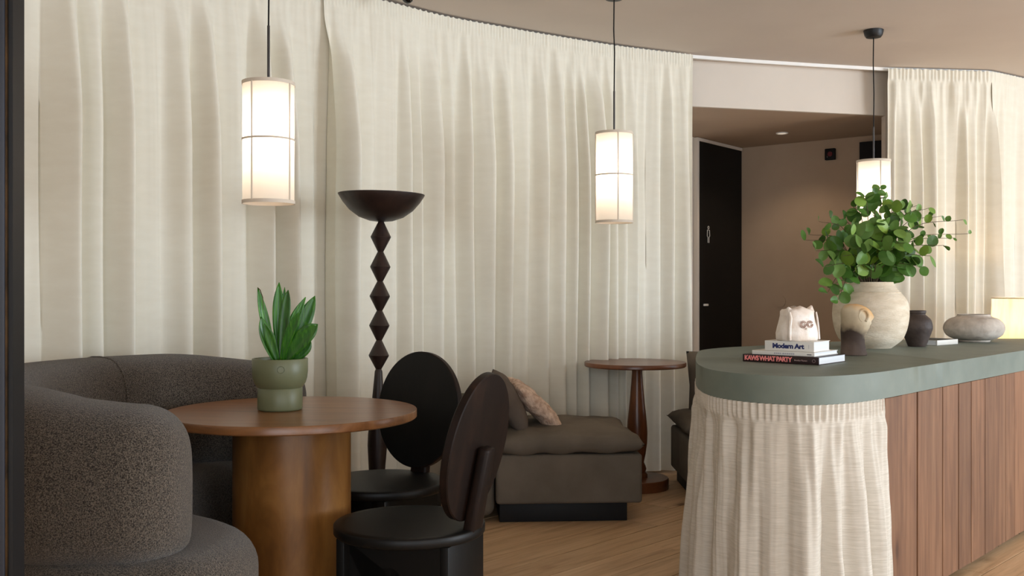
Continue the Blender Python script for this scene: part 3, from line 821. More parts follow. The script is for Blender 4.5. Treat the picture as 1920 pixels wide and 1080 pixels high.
# ------------------------------------------------------------------ dark wooden chairs
def arch_panel(w, h, t, aw, ah):
    """board in the XZ plane, w wide, with an arched opening from the floor"""
    pts = [(-w / 2, 0), (-aw / 2, 0)]
    for k in range(0, 13):
        a = PI - k * PI / 12
        pts.append((aw / 2 * math.cos(a), ah - aw / 2 * 1.4 + aw / 2 * 1.4 * math.sin(a)))
    pts += [(aw / 2, 0), (w / 2, 0), (w / 2, h), (-w / 2, h)]
    bm = bmesh.new()
    A = [bm.verts.new((x, -t / 2, z)) for x, z in pts]; B = [bm.verts.new((x, t / 2, z)) for x, z in pts]
    bm.faces.new(A); bm.faces.new(B[::-1])
    for i in range(len(pts)):
        j = (i + 1) % len(pts); bm.faces.new((A[i], B[i], B[j], A[j]))
    bmesh.ops.triangulate(bm, faces=[f for f in bm.faces if len(f.verts) > 4])
    return bm
def make_chair(label, loc, face, lean):
    """local +x points to the front of the chair"""
    c = thing('dining_chair', label, 'chair', (loc[0], loc[1], 0), math.atan2(face[1], face[0]), 'dark disc-back chairs at the round table')
    R = 0.252; z = 0.42
    lathe('seat', [(0.02, z - 0.034), (R - 0.006, z - 0.034), (R, z - 0.028), (R, z - 0.004), (R - 0.004, z), (R - 0.03, z + 0.0015), (0.02, z - 0.004)], M['blackwood'], c, 72, sharp=50)
    # back disc: oval board leaning backwards
    rot = (0, -lean, 0)
    bm = bmesh.new(); n = 72
    prof = [(-0.0145, 0.985), (-0.011, 1.0), (0.011, 1.0), (0.0145, 0.985)]
    rings = []
    for x, f in prof:
        rings.append([bm.verts.new((x, 0.222 * f * math.cos(2 * PI * k / n), 0.245 * f * math.sin(2 * PI * k / n))) for k in range(n)])
    for i in range(3):
        for k in range(n):
            bm.faces.new((rings[i][k], rings[i][(k + 1) % n], rings[i + 1][(k + 1) % n], rings[i + 1][k]))
    bm.faces.new(rings[0]); bm.faces.new(rings[-1][::-1])
    zc = z + 0.02 + 0.245
    xb = -0.222 + 0.026
    o = from_bm('backrest', bm, M['darkwood'], c, True, loc=(xb - math.sin(lean) * 0.25, 0, zc), rot=rot, sharp=40)
    o.data.materials.append(M['blackwood'])      # the sitter's side is stained black
    for p_ in o.data.polygons:
        if len(p_.vertices) > 8 and p_.center.x > 0: p_.material_index = 1
    bm = bmesh.new(); add_box(bm, -0.019, 0.019, -0.044, 0.044, -0.02, 0.27, 0.012, 3)
    for v in bm.verts:
        if v.co.z > 0.2: v.co.y *= 0.72
    from_bm('back_post', bm, M['darkwood'], c, True, loc=(xb - 0.036, 0, z + 0.0), rot=rot, sharp=50)
    # base boards
    bm = arch_panel(0.36, z - 0.036, 0.03, 0.10, 0.30)
    for sgn in (-1, 1):
        from_bm('side_board', bm.copy(), M['blackwood'], c, loc=(0.0, sgn * 0.12, 0.0))
    bm.free()
    box('leg_board', 0.15, 0.18, -0.17, 0.17, 0, z - 0.036, M['blackwood'], c, 0.003)
    box('leg_board', -0.21, -0.18, -0.135, 0.135, 0, z - 0.036, M['blackwood'], c, 0.003)
    return c
make_chair('dark disc-back wooden chair nearest the camera, its back turned to the ottoman', (-0.342, 3.33), (-0.92, 0.38), math.radians(11))
make_chair('dark disc-back wooden chair beside the torch lamp, its black front facing the table', (-0.523, 4.04), (-0.57, -0.82), math.radians(7))

# ------------------------------------------------------------------ torch floor lamp
fl = thing('torch_floor_lamp', 'dark carved wooden torch floor lamp with bowl top and stacked diamond beads', 'floor lamp', px(704.5, 1017, 4.7).to_tuple())
fl.location.z = 0.0
fl.rotation_euler = (0, math.radians(0.95), 0)
S = 4.7 / F
Z = lambda y: H - (y - 540) * S
zr = Z(364)
lathe('bowl', [(0.012, Z(416)), (0.055, Z(414)), (0.105, Z(407)), (0.150, Z(394)), (0.182, Z(379)), (0.203, zr - 0.004), (0.2035, zr), (0.199, zr), (0.178, Z(377)), (0.145, Z(390)), (0.100, Z(402)), (0.05, Z(408)), (0.01, Z(409))], M['lampwood'], fl, 72, sharp=50)
mids = [444, 500, 555, 610, 666]; necks = [416, 472, 527.5, 582.5, 638, 692]
for i, my in enumerate(mids):
    lathe('bead', [(0.0135, Z(necks[i + 1])), (0.046, Z(my) - 0.006), (0.048, Z(my)), (0.046, Z(my) + 0.004), (0.0135, Z(necks[i]))], M['lampwood'], fl, 40, sharp=20)
lathe('shaft', [(0.055, 0.05), (0.034, 0.06), (0.034, 0.12), (0.037, Z(890)), (0.046, Z(835)), (0.045, Z(815)), (0.029, Z(752)), (0.018, Z(696)), (0.0135, Z(692))], M['lampwood'], fl, 40, sharp=50)
lathe('base', [(0.15, 0.0), (0.155, 0.006), (0.155, 0.03), (0.14, 0.045), (0.05, 0.055)], M['lampwood'], fl, 64, sharp=50)

# ------------------------------------------------------------------ pendants
def pendant(label, x, y, d, ztop, zbot, rib, rodlen, power):
    R = 0.0955
    X = (x - 960) / F * d
    t = thing('pendant_lamp', label, 'pendant lamp', (X, d, 0), 0, 'paper cylinder pendant lamps')
    sh_ = lathe('shade', [(R, zbot), (R, ztop)], M['shade'], t, 64, cap=False)
    zm = ztop - (ztop - zbot) * 0.475
    for nm, z0, z1 in (('rim', ztop - 0.012, ztop + 0.001), ('rim', zbot - 0.001, zbot + 0.012), ('hoop', zm - 0.004, zm + 0.004)):
        lathe(nm, [(R + 0.0012, z0), (R + 0.0028, z0), (R + 0.0028, z1), (R + 0.0012, z1), (R + 0.0012, z0)], M['band'], sh_, 64, cap=False)
    for k in range(4):
        a = -PI / 2 + rib + k * PI / 2
        cx, cy = math.cos(a), math.sin(a)
        tube('rib', [((R + 0.002) * cx, (R + 0.002) * cy, zbot + 0.01), ((R + 0.002) * cx, (R + 0.002) * cy, ztop - 0.01)], 0.0032, M['band'], sh_, 8)
    # spider that carries the shade
    for k in range(3):
        a = k * 2 * PI / 3 + 0.4
        tube('spoke', [(0, 0, ztop - 0.02), (R * math.cos(a), R * math.sin(a), ztop - 0.006)], 0.0018, M['steel'], t, 6)
    tube('rod', [(0, 0, ztop - 0.04), (0, 0, ztop + rodlen)], 0.0052, M['steel'], t, 12)
    tube('cord', [(0, 0, ztop + rodlen), (0.002, 0, ztop + rodlen + 0.2), (-0.002, 0, ZC - 0.2), (0, 0, ZC - 0.03)], 0.0034, M['black'], t, 8)
    lathe('canopy', [(0.02, ZC - 0.045), (0.044, ZC - 0.042), (0.052, ZC - 0.03), (0.058, ZC - 0.004), (0.058, ZC - 0.001)], M['black_metal'], t, 40)
    zbulb = ztop - 0.19
    lathe('bulb', [(0.006, -0.035), (0.022, -0.025), (0.028, 0), (0.022, 0.022), (0.012, 0.04)], M['bulb'], t, 20, loc=(0, 0, zbulb + 0.06))
    tube('socket', [(0, 0, zbulb + 0.095), (0, 0, ztop - 0.03)], 0.014, M['steel'], t, 14)
    l = bpy.data.lights.new('pendant_bulb', 'POINT'); l.energy = power; l.color = (1, 0.83, 0.64); l.shadow_soft_size = 0.03
    o = bpy.data.objects.new('pendant_bulb', l); COL.objects.link(o); o.parent = t; o.location = (0, 0, zbulb)
    return t
pendant('white paper cylinder pendant lamp hanging nearest, over the round table', 503.5, 0, 3.757, 1.975, 1.518, math.radians(-38) + 0.24, 0.215, 3.1)
pendant('white paper cylinder pendant lamp hanging over the ottoman', 1151.5, 0, 5.17, 2.007, 1.538, math.radians(12) - 0.10, 0.215, 3.1)
pendant('white paper cylinder pendant lamp behind the leafy branches, its canopy in view', 1638, 0, 5.95, 1.962, 1.50, math.radians(24) - 0.348, 0.20, 2.6)

# dome security camera on the ceiling
dc = thing('dome_camera', 'small white and black dome camera on the ceiling above the curtain', 'camera', (-0.535, 5.1, 0))
lathe('housing', [(0.045, ZC - 0.001), (0.045, ZC - 0.04), (0.036, ZC - 0.058), (0.026, ZC - 0.06)], M['white'], dc, 32)
lathe('lens_dome', [(0.03, ZC - 0.056), (0.026, ZC - 0.07), (0.016, ZC - 0.08), (0.003, ZC - 0.084)], M['glass_dark'], dc, 32)

# ------------------------------------------------------------------ pillows and low seats
def pillow_mesh(name, w, h, th, mat, parent=None, seed=0, n=26, pw=0.5, wr=0.006):
    verts = []; faces = []; idx = {}
    for side in (1, -1):
        for i in range(n + 1):
            for j in range(n + 1):
                u, v = i / n * 2 - 1, j / n * 2 - 1
                edge = (i in (0, n) or j in (0, n))
                if side == -1 and edge: idx[(side, i, j)] = idx[(1, i, j)]; continue
                k = ((1 - abs(u) ** 3) * (1 - abs(v) ** 3)) ** pw if not edge else 0
                pin = 1 - 0.05 * (1 - abs(v)) * abs(u) ** 6
                pin2 = 1 - 0.05 * (1 - abs(u)) * abs(v) ** 6
                z = side * th / 2 * k + wr * noise.noise(Vector((u * 3 + seed, v * 3, side * 2.0))) * (k > 0)
                idx[(side, i, j)] = len(verts); verts.append((u * w / 2 * pin, v * h / 2 * pin2, z))
    for side in (1, -1):
        for i in range(n):
            for j in range(n):
                faces.append(tuple(idx[(side, a, c)] for a, c in ((i, j), (i + 1, j), (i + 1, j + 1), (i, j + 1))))
    return from_data(name, verts, faces, mat, parent, True)

ot = thing('ottoman', 'low brown suede chaise seat on a black plinth beside the curtain', 'ottoman', (0.255, 5.45, 0), math.radians(3.5))
box('plinth', -0.34, 0.32, -0.33, 0.30, 0, 0.10, M['black_plinth'], ot, 0.003)
box('base', -0.36, 0.39, -0.385, 0.36, 0.10, 0.352, M['velvet'], ot, 0.018, 4)
sp_ = pillow_mesh('seat_cushion', 0.80, 0.82, 0.15, M['velvet'], ot, 4, 36, 0.36, 0.022)
sp_.location = (0.0, -0.012, 0.402)
# hidden low back module on the left that the pillows lean on
box('back_module', -0.60, -0.365, -0.36, 0.36, 0.03, 0.60, M['velvet'], ot, 0.05, 5)
pg = pillow_mesh('grey_pillow', 0.31, 0.32, 0.12, M['grey_cloth'], None, 2)
tag(pg, 'plain grey-brown pillow leaning on the chaise behind the disc-back chair', 'pillow')
pg.matrix_world = Matrix.Translation((-0.015, 5.26, 0.597)) @ Matrix.Rotation(math.radians(4), 4, 'Z') @ Matrix.Rotation(math.radians(64), 4, 'Y') @ Matrix.Rotation(math.radians(14), 4, 'Z')
pf = pillow_mesh('fleece_pillow', 0.34, 0.32, 0.10, M['fur'], None, 7, 40, 0.5, 0.012)
tag(pf, 'pinkish beige fleece pillow leaning against the grey pillow', 'pillow')
pf.matrix_world = Matrix.Translation((0.115, 5.36, 0.578)) @ Matrix.Rotation(math.radians(8), 4, 'Z') @ Matrix.Rotation(math.radians(44), 4, 'Y') @ Matrix.Rotation(math.radians(10), 4, 'Z')

ls = thing('lounge_sofa', 'dark brown low sofa mostly hidden behind the counter end', 'sofa', (1.33, 5.92, 0), 0)
box('plinth', -0.30, 0.32, -0.28, 0.30, 0, 0.08, M['black_plinth'], ls)
box('base', -0.335, 0.36, -0.33, 0.33, 0.08, 0.345, M['velvet'], ls, 0.02, 4)
c_ = pillow_mesh('seat_cushion', 0.72, 0.70, 0.14, M['velvet'], ls, 9, 26, 0.36, 0.012); c_.location = (0.0, 0, 0.40)
c_ = pillow_mesh('back_cushion', 0.56, 0.42, 0.16, M['velvet'], ls, 12, 26, 0.5, 0.01); c_.location = (0.02, 0.16, 0.605); c_.rotation_euler = (math.radians(80), 0, 0)

# ------------------------------------------------------------------ side table
st = thing('side_table', 'tall round side table with turned wooden column beside the ottoman', 'side table', (0.742, 6.0, 0))
lathe('tabletop', [(0.02, 0.728), (0.300, 0.728), (0.305, 0.733), (0.305, 0.752), (0.303, 0.755), (0.02, 0.755)], M['redwood'], st, 80)
cx_ = 0.012
Zs = lambda y: H - (y - 540) * 6.0 / F
lathe('column', [(0.058, Zs(905) + 0.0), (0.062, Zs(900)), (0.062, Zs(888)), (0.05, Zs(884)), (0.056, Zs(878)), (0.050, Zs(872)), (0.040, Zs(866)), (0.052, Zs(850)), (0.060, Zs(830)), (0.062, Zs(812)), (0.058, Zs(790)), (0.046, Zs(755)), (0.036, Zs(720)), (0.031, Zs(698)), (0.034, 0.729)], M['redwood'], st, 40, sharp=50, loc=(cx_, 0, 0))
lathe('base', [(0.200, 0.0), (0.2, 0.058), (0.196, 0.062), (0.02, 0.064)], M['redwood'], st, 64)

# ------------------------------------------------------------------ table lamp behind the counter
tl = thing('console_table', 'small dark round stand behind the counter under the linen lamp', 'table', (3.32, 6.42, 0))
lathe('top', [(0.02, 0.60), (0.22, 0.60), (0.22, 0.63), (0.02, 0.63)], M['darkwood'], tl, 48)
lathe('column', [(0.16, 0.0), (0.16, 0.02), (0.035, 0.03), (0.035, 0.60)], M['darkwood'], tl, 32)
la = thing('table_lamp', 'glowing linen drum table lamp at the right edge behind the counter', 'table lamp', (3.32, 6.42, 0.631))
lathe('lamp_base', [(0.07, 0), (0.075, 0.01), (0.085, 0.06), (0.07, 0.13), (0.03, 0.17), (0.012, 0.18), (0.012, 0.26)], M['vase'], la, 36)
lathe('shade', [(0.215, 0.20), (0.205, 0.503)], M['shade_linen'], la, 64, cap=False)
for z_, r_0 in ((0.20, 0.2155), (0.503, 0.2055)):
    lathe('rim', [(r_0, z_ - 0.003), (r_0 + 0.002, z_ - 0.003), (r_0 + 0.002, z_ + 0.004), (r_0, z_ + 0.004), (r_0, z_ - 0.003)], M['band'], la, 64, cap=False)
lathe('bulb', [(0.01, 0), (0.028, 0.03), (0.028, 0.05), (0.01, 0.07)], M['bulb'], la, 20, loc=(0, 0, 0.27))
l = bpy.data.lights.new('table_lamp_bulb', 'POINT'); l.energy = 6.5; l.color = (1, 0.63, 0.29); l.shadow_soft_size = 0.03
o = bpy.data.objects.new('table_lamp_bulb', l); COL.objects.link(o); o.parent = la; o.location = (0, 0, 0.38)

# ------------------------------------------------------------------ books on the counter
def text_mesh(body, size, mat, parent, loc, rot, bold=0.0, sx=1.0, spacing=1.0, name='lettering'):
    cu = bpy.data.curves.new('lettering_curve', 'FONT'); cu.body = body; cu.size = size; cu.offset = bold
    cu.space_character = spacing; cu.align_x = 'LEFT'; cu.align_y = 'CENTER'; cu.resolution_u = 3; cu.extrude = 0.0002
    tmp = bpy.data.objects.new('tmp', cu); COL.objects.link(tmp)
    me = bpy.data.meshes.new_from_object(tmp.evaluated_get(bpy.context.evaluated_depsgraph_get()))
    bpy.data.objects.remove(tmp)
    me.name = name; me.materials.clear()
    o = link_mesh(name, me, mat, parent, loc, rot); o.scale = (sx, 1, 1)
    w = max(v.co.x for v in me.vertices) - min(v.co.x for v in me.vertices)
    return o, w * sx
SPINE = {}
def book(name, label, loc, rz, L, W, T, cover, group='books stacked on the counter'):
    """spine along local x facing local -y; pages show at +x"""
    b_ = thing(name, label, 'book', loc, rz, group)
    box('page_block', 0.004, L - 0.003, 0.004, W - 0.004, 0.0022, T - 0.0022, M['page'], b_)
    bm = bmesh.new(); add_box(bm, 0, L, 0, W, T - 0.0022, T, 0.0006, 1)
    from_bm('cover', bm, cover, b_)
    bm = bmesh.new(); add_box(bm, 0, L, 0, W, 0, 0.0022, 0.0006, 1)
    from_bm('cover', bm, cover, b_)
    bm = bmesh.new(); add_box(bm, 0, L, -0.0016, 0.0038, 0, T, 0.0012, 2)
    sp = from_bm('spine', bm, cover, b_, True, sharp=50)
    SPINE[b_.name] = sp
    return b_
SPR = (PI / 2, 0, 0)
rzb = math.atan2(-0.209, 0.244)
zt = ZT + 0.0005
b1 = book('art_book', 'black-spined book with pink lettering at the bottom of the stack', (0.938, 4.046, zt), rzb, 0.322, 0.262, 0.030, M['black_cover'])
o, w = text_mesh('KAWS WHAT PARTY', 0.026, M['ink_pink'], SPINE[b1.name], (0.008, -0.0018, 0.0152), SPR, 0.0011, 0.86, 0.86)
o.scale = (0.205 / (w / 0.86), 1, 1)
text_mesh('Brooklyn Museum', 0.009, M['ink_light'], SPINE[b1.name], (0.222, -0.0018, 0.0145), SPR, 0.0, 0.8)
ring = [(0.302 + 0.006 * math.cos(a * PI / 8), -0.0018, 0.0145 + 0.006 * math.sin(a * PI / 8)) for a in range(17)]
tube('spine_mark', ring, 0.0005, M['ink_light'], SPINE[b1.name], 5)
dx, dy = math.cos(rzb), math.sin(rzb)
nx, ny = -dy, dx
def on_stack(a, c): return (0.938 + dx * a + nx * c, 4.046 + dy * a + ny * c)
q = on_stack(0.035, 0.012)
b2 = book('art_book', 'slim white book with faint grey lettering in the middle of the stack', (q[0], q[1], zt + 0.0303), rzb + 0.02, 0.262, 0.238, 0.016, M['white_cover'])
for x_, w_ in ((0.095, 0.006), (0.103, 0.007), (0.112, 0.006), (0.120, 0.005), (0.130, 0.009), (0.141, 0.006), (0.149, 0.007), (0.158, 0.006), (0.166, 0.006), (0.174, 0.006)):
    box('spine_mark', x_, x_ + w_, -0.0019, -0.0012, 0.0045, 0.0105, M['ink_grey'], SPINE[b2.name])
box('spine_mark', 0.232, 0.250, -0.0019, -0.0012, 0.0055, 0.0085, M['ink_dark'], SPINE[b2.name])
q = on_stack(0.082, 0.03)
b3 = book('art_book', 'thick white book with blue lettering on top of the stack', (q[0], q[1], zt + 0.0466), rzb + 0.03, 0.205, 0.165, 0.040, M['white_cover'])
o, w = text_mesh('Modern Art', 0.026, M['ink_blue'], SPINE[b3.name], (0.033, -0.0018, 0.0195), SPR, 0.0013, 0.9, 0.92)
o.scale = (0.132 / (w / 0.9), 1, 1)
box('spine_mark', 0.183, 0.1845, -0.0019, -0.0012, 0.012, 0.028, M['ink_grey'], SPINE[b3.name])
b4 = book('art_book', 'thin white-edged book with black cover beside the flat grey vase', (2.20, 5.155, zt), math.radians(40), 0.225, 0.165, 0.026, M['white_cover'], 'books on the counter')
box('black_panel', 0.003, 0.222, 0.002, 0.163, 0.0261, 0.0268, M['black'], b4)

# ------------------------------------------------------------------ porcelain cat on the books
ctz = zt + 0.0466 + 0.0402
cq = on_stack(0.185, 0.105)
cat = thing('cat_figurine', 'cream porcelain cat figurine with brown swirled eyes on the top book', 'figurine', (cq[0], cq[1], ctz), math.radians(18))
def loft(name, rings, mat, parent, n=40, smooth=True, sharp=None, deform=None, loc=None):
    """rings: (z, cx, cy, half width x, half width y, exponent)"""
    verts = []; faces = []
    for z, cx, cy, a, b2, e in rings:
        for u, v in superloop(n, e):
            p = Vector((cx + a * u, cy + b2 * v, z))
            if deform: p = deform(p)
            verts.append(p)
    for i in range(len(rings) - 1):
        for k in range(n):
            k2 = (k + 1) % n
            faces.append((i * n + k, i * n + k2, (i + 1) * n + k2, (i + 1) * n + k))
    faces.append(tuple(range(n - 1, -1, -1))); faces.append(tuple((len(rings) - 1) * n + k for k in range(n)))
    return from_data(name, verts, faces, mat, parent, smooth, loc, None, sharp)
def cat_def(p):
    q = p.copy()
    if q.z > 0.095:
        q.z += 0.012 * max(0, 1 - abs(q.x) / 0.025) * sstep(0.11, 0.128, q.z)
    q.x += 0.003 * noise.noise(Vector((p.x * 40, p.y * 40, p.z * 30))); q.y += 0.003 * noise.noise(Vector((p.x * 40 + 9, p.y * 40, p.z * 30)))
    return q
loft('body', [(0.0, 0, 0, .078, .060, 2.6), (.008, 0, 0, .083, .064, 2.6), (.03, 0, 0, .083, .063, 2.7), (.055, 0, 0, .076, .058, 3), (.08, 0, 0, .066, .054, 3.4), (.10, 0, 0, .062, .052, 3.8), (.118, 0, 0, .061, .049, 4), (.125, 0, 0, .055, .042, 4), (.128, 0, 0, .03, .02, 3)], M['cat'], cat, 48, deform=cat_def)
for sgn in (-1, 1):
    bm = bmesh.new()
    a = [bm.verts.new(v) for v in ((sgn * .030, -.036, .118), (sgn * .061, -.036, .112), (sgn * .061, .012, .112), (sgn * .032, .012, .118), (sgn * .056, -.02, .146 if sgn > 0 else .139))]
    for f in ((0, 1, 4), (1, 2, 4), (2, 3, 4), (3, 0, 4), (0, 3, 2, 1)): bm.faces.new([a[i] for i in f])
    bmesh.ops.bevel(bm, geom=list(bm.edges), offset=0.003, segments=2, affect='EDGES')
    from_bm('ear', bm, M['cat'], cat, True, sharp=60)
    for k, rr in enumerate((0.0135, 0.0085)):
        cx = 0.004 + (0.017 if sgn > 0 else -0.016)
        pts = []
        for a_ in range(0, 19):
            an = a_ * PI / 9.5 + 0.5
            pts.append((cx + rr * math.cos(an), -0.0575 - 0.001 * k - (0.003 if abs(cx) < 0.02 else 0), 0.066 + rr * math.sin(an)))
        tube('eye_swirl', pts, 0.0016, M['swirl'], cat, 6)
lathe('nose', [(0.001, -0.004), (0.005, -0.002), (0.005, 0.002), (0.001, 0.005)], M['cat'], cat, 14, loc=(0.003, -0.0605, 0.048))
tube('side_fold', [(-0.062, -0.042, 0.115), (-0.062, -0.048, 0.09), (-0.066, -0.05, 0.06), (-0.070, -0.053, 0.02), (-0.068, -0.053, 0.004)], [0.004, 0.007, 0.006, 0.006, 0.005], M['cat'], cat, 10)
tube('side_fold', [(0.060, -0.042, 0.115), (0.062, -0.046, 0.09), (0.068, -0.046, 0.05), (0.072, -0.046, 0.006)], [0.003, 0.004, 0.004, 0.004], M['cat'], cat, 10)

# ------------------------------------------------------------------ clay head
hd = thing('clay_head', 'smoke-stained clay head sculpture standing in front of the cream vase', 'sculpture', (1.515, 4.415, zt))
def head_def(p):
    q = p.copy()
    nose_ = math.exp(-((p.z - 0.168) / 0.016) ** 2) * max(0, 1 - abs(p.y) / 0.022)
    lip = math.exp(-((p.z - 0.140) / 0.008) ** 2) * max(0, 1 - abs(p.y) / 0.03)
    chin = math.exp(-((p.z - 0.118) / 0.012) ** 2) * max(0, 1 - abs(p.y) / 0.035)
    brow = math.exp(-((p.z - 0.192) / 0.01) ** 2) * max(0, 1 - abs(p.y) / 0.05)
    if p.x > 0.01: q.x += 0.016 * nose_ + 0.008 * lip + 0.006 * chin + 0.004 * brow
    eye = math.exp(-((p.z - 0.178) / 0.010) ** 2) * math.exp(-((abs(p.y) - 0.032) / 0.012) ** 2)
    if p.x > 0.01: q.x -= 0.008 * eye
    return q
loft('head', [(0, 0, 0, .055, .052, 2), (.006, 0, 0, .057, .054, 2), (.03, -.002, 0, .053, .050, 2), (.06, -.004, 0, .050, .048, 2), (.085, -.004, 0, .051, .049, 2), (.105, 0.0, 0, .056, .053, 2), (.12, .004, 0, .059, .056, 2), (.132, .006, 0, .061, .058, 2), (.14, .008, 0, .062, .059, 2), (.15, .009, 0, .063, .060, 2), (.16, .010, 0, .064, .061, 2), (.168, .010, 0, .0645, .062, 2), (.178, .010, 0, .065, .0625, 2), (.19, .009, 0, .064, .062, 2), (.203, .006, 0, .059, .058, 2), (.214, .002, 0, .049, .049, 2), (.222, -.003, 0, .035, .036, 2), (.2265, -.005, 0, .018, .018, 2)], M['smoked'], hd, 56, deform=head_def)
ear = []
for a in range(0, 15):
    an = math.radians(-60 + a * 22)
    ear.append((0.024 + 0.021 * math.cos(an), -0.0565 - 0.002 * math.sin(an), 0.176 + 0.026 * math.sin(an)))
tube('ear_curl', ear, 0.0065, M['smoked'], hd, 10)

# ------------------------------------------------------------------ ceramics
vx, vy = (1632 - 960) / F * 4.97, 4.97
va_ = thing('large_vase', 'large round cream stoneware vase holding the leafy branches', 'vase', (vx, vy, zt))
prof = [(0.0, 0.100), (0.004, 0.104), (0.038, 0.146), (0.07, 0.163), (0.107, 0.1745), (0.159, 0.182), (0.211, 0.179), (0.245, 0.166), (0.275, 0.143), (0.295, 0.124), (0.31, 0.113), (0.322, 0.110), (0.327, 0.108), (0.327, 0.100), (0.31, 0.102), (0.28, 0.12), (0.2, 0.165), (0.1, 0.16), (0.02, 0.09)]
prof = [(r, z) for z, r in prof]
lathe('body', [tuple(p) for p in spline([Vector(p) for p in prof[:13]], 4)] + prof[13:], M['bigpot'], va_, 80, sharp=60)
lathe('groove', [(0.1432, 0.2745), (0.1452, 0.2765), (0.1412, 0.2785)], M['bigpot'], va_, 80, cap=False)
jx = (1717 - 960) / F * 5.06
ja = thing('dark_jar', 'small dark brown stoneware jar between the cream vase and the thin book', 'jar', (jx + 0.012, 5.075, zt))
jp = [(0.040, 0), (0.044, 0.004), (0.060, 0.045), (0.074, 0.085), (0.0755, 0.105), (0.068, 0.135), (0.052, 0.152), (0.0425, 0.160), (0.041, 0.165), (0.044, 0.170), (0.0445, 0.180), (0.042, 0.183), (0.037, 0.183), (0.035, 0.165), (0.05, 0.14), (0.06, 0.1), (0.03, 0.01)]
lathe('body', [tuple(p) for p in spline([Vector(p) for p in jp[:13]], 4)] + jp[13:], M['jar'], ja, 56, sharp=50)
fx = (1826 - 960) / F * 5.53
fv = thing('flat_vase', 'wide flattened grey stoneware vase near the glowing lamp', 'vase', (fx, 5.53, zt))
fp = [(0.080, 0), (0.083, 0.004), (0.086, 0.011), (0.112, 0.018), (0.142, 0.036), (0.157, 0.064), (0.157, 0.084), (0.148, 0.106), (0.124, 0.127), (0.096, 0.137), (0.085, 0.147), (0.0855, 0.152), (0.081, 0.152), (0.079, 0.14), (0.12, 0.11), (0.13, 0.07), (0.05, 0.02)]
lathe('body', [tuple(p) for p in spline([Vector(p) for p in fp[:12]], 4)] + fp[12:], M['vase'], fv, 72, sharp=60)

# ------------------------------------------------------------------ cut eucalyptus branches
eu = thing('leafy_branches', 'bunch of round-leaved green branches spreading out of the large cream vase', 'plant', (vx, vy, zt))
ru = random.Random(21)
def leaf_mesh(k, el, cup):
    n = 16; verts = [(0, 0, 0)]; faces = []
    verts = []
    for rr in (0.0, 0.55, 1.0):
        for i in range(n):
            a = 2 * PI * i / n
            x, y = math.cos(a), math.sin(a) * el
            pt = 1 + 0.10 * max(0, math.cos(a)) ** 8
            verts.append((0.5 + 0.5 * x * rr * pt, 0.5 * y * rr, cup * rr * rr * (y * y) + 0.06 * math.sin(x * 2 + k) * rr))
    for ring_ in (0, 1):
        for i in range(n):
            j = (i + 1) % n
            faces.append((ring_ * n + i, ring_ * n + j, (ring_ + 1) * n + j, (ring_ + 1) * n + i))
    me = bpy.data.meshes.new('leaf'); me.from_pydata(verts, [], faces); me.update()
    for p in me.polygons: p.use_smooth = True
    me.materials.append(M['leaf']); return me
LM = [leaf_mesh(0, 0.95, 0.10), leaf_mesh(1, 0.82, 0.16), leaf_mesh(2, 0.9, -0.08), leaf_mesh(3, 0.72, 0.12)]
# branch tips: photo column, row, depth offset, leaf size factor, leaf count
TIPS = [(1650, 352, .02, .6, 9), (1622, 368, -.06, .85, 10), (1665, 372, .08, .8, 10), (1600, 388, .05, .85, 9), (1690, 392, -.04, .85, 10),
        (1560, 408, .08, .7, 8), (1535, 415, -.02, .6, 8), (1518, 440, .04, .75, 8), (1510, 450, -.1, .9, 8), (1530, 470, -.16, .9, 9),
        (1545, 500, -.20, 1.0, 9), (1552, 548, -.15, .9, 9), (1572, 562, -.12, .95, 9), (1720, 385, .05, .7, 9), (1742, 390, -.02, .8, 9),
        (1765, 405, .06, .75, 9), (1806, 412, -.04, .6, 9), (1817, 438, .02, .45, 10), (1788, 446, -.08, .45, 9), (1770, 460, -.12, .95, 9),
        (1745, 480, -.18, 1.0, 9), (1728, 500, -.14, 1.0, 9), (1640, 420, -.20, 1.05, 9), (1600, 440, -.24, 1.05, 9), (1680, 430, -.24, 1.1, 9),
        (1620, 475, -.28, 1.1, 8), (1665, 470, -.30, 1.1, 8), (1700, 455, -.22, 1.1, 8), (1580, 480, -.24, 1.05, 8), (1640, 500, -.30, 1.0, 7), (1690, 500, -.26, 1.05, 7), (1600, 510, -.24, 1.0, 7)]
nleaf = 0
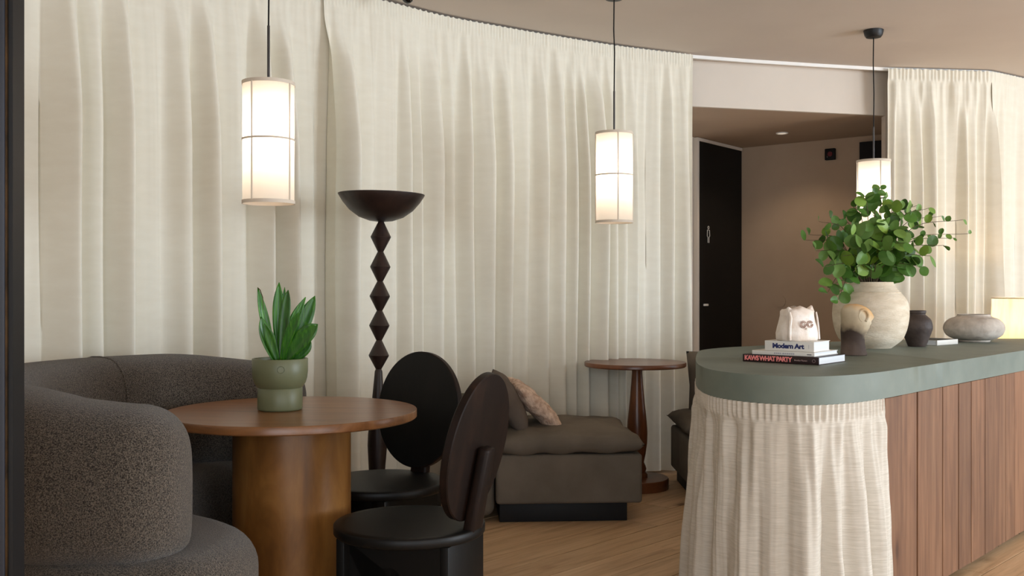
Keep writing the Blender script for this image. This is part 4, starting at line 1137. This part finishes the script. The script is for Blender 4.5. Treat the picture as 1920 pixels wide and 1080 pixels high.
for tx, ty, dd, lf, cnt in TIPS:
    cnt = round(cnt * 1.3)
    tip = px(tx, ty, vy + dd) - Vector((vx, vy, zt))
    a = ru.random() * 2 * PI
    base = Vector((0.05 * math.cos(a), 0.05 * math.sin(a), 0.22))
    mouth = Vector((0.06 * max(-1, min(1, tip.x / 0.3)), 0.06 * max(-1, min(1, tip.y / 0.3)), 0.335))
    rise = max(tip.z, 0.40)
    c1 = mouth + Vector((tip.x * 0.30, tip.y * 0.30, (rise - 0.335) * 0.75 + 0.03))
    pts = spline([base, mouth, c1, tip], 7)
    if tip.z < 0.36: pts = spline([base, mouth, mouth + Vector((tip.x * .35, tip.y * .35, 0.10)), mouth.lerp(tip, 0.75) + Vector((0, 0, .06)), tip], 6)
    npt = len(pts)
    tube('stem', pts, [0.0028 - 0.0018 * i / npt for i in range(npt)], M['stem'], eu, 5)
    L = npt - 1
    for k in range(cnt):
        f = 1.0 if k == cnt - 1 else 0.30 + 0.68 * (k + 0.6 * ru.random()) / cnt
        i = min(L - 1, int(f * L)); p = pts[i].lerp(pts[i + 1], f * L - i)
        if p.z < 0.345 and math.hypot(p.x, p.y) < 0.17: continue
        if nleaf >= 298: break
        dirv = (pts[i + 1] - pts[i]).normalized()
        an = (k % 2) * PI + ru.uniform(-0.9, 0.9)
        side = dirv.cross(Vector((0.2, 1, 0.1))).normalized(); oth = dirv.cross(side)
        out = (side * math.cos(an) + oth * math.sin(an) * 0.7 + dirv * 0.55).normalized()
        size = lf * ru.uniform(0.062, 0.092) * (1.0 - 0.35 * max(0, f - 0.7) / 0.3)
        # blade normal: loosely towards the light and the room
        nrm = (Vector((0.25, -0.75, 0.55)) + Vector((ru.uniform(-.8, .8), ru.uniform(-.6, .6), ru.uniform(-.7, .7)))).normalized()
        nrm = (nrm - out * nrm.dot(out)).normalized(); y_ = nrm.cross(out)
        o = bpy.data.objects.new('leaf', ru.choice(LM)); COL.objects.link(o); o.parent = eu
        mw = Matrix((out, y_, nrm)).transposed().to_4x4()
        o.matrix_local = Matrix.Translation(p) @ mw @ Matrix.Scale(size, 4)
        nleaf += 1
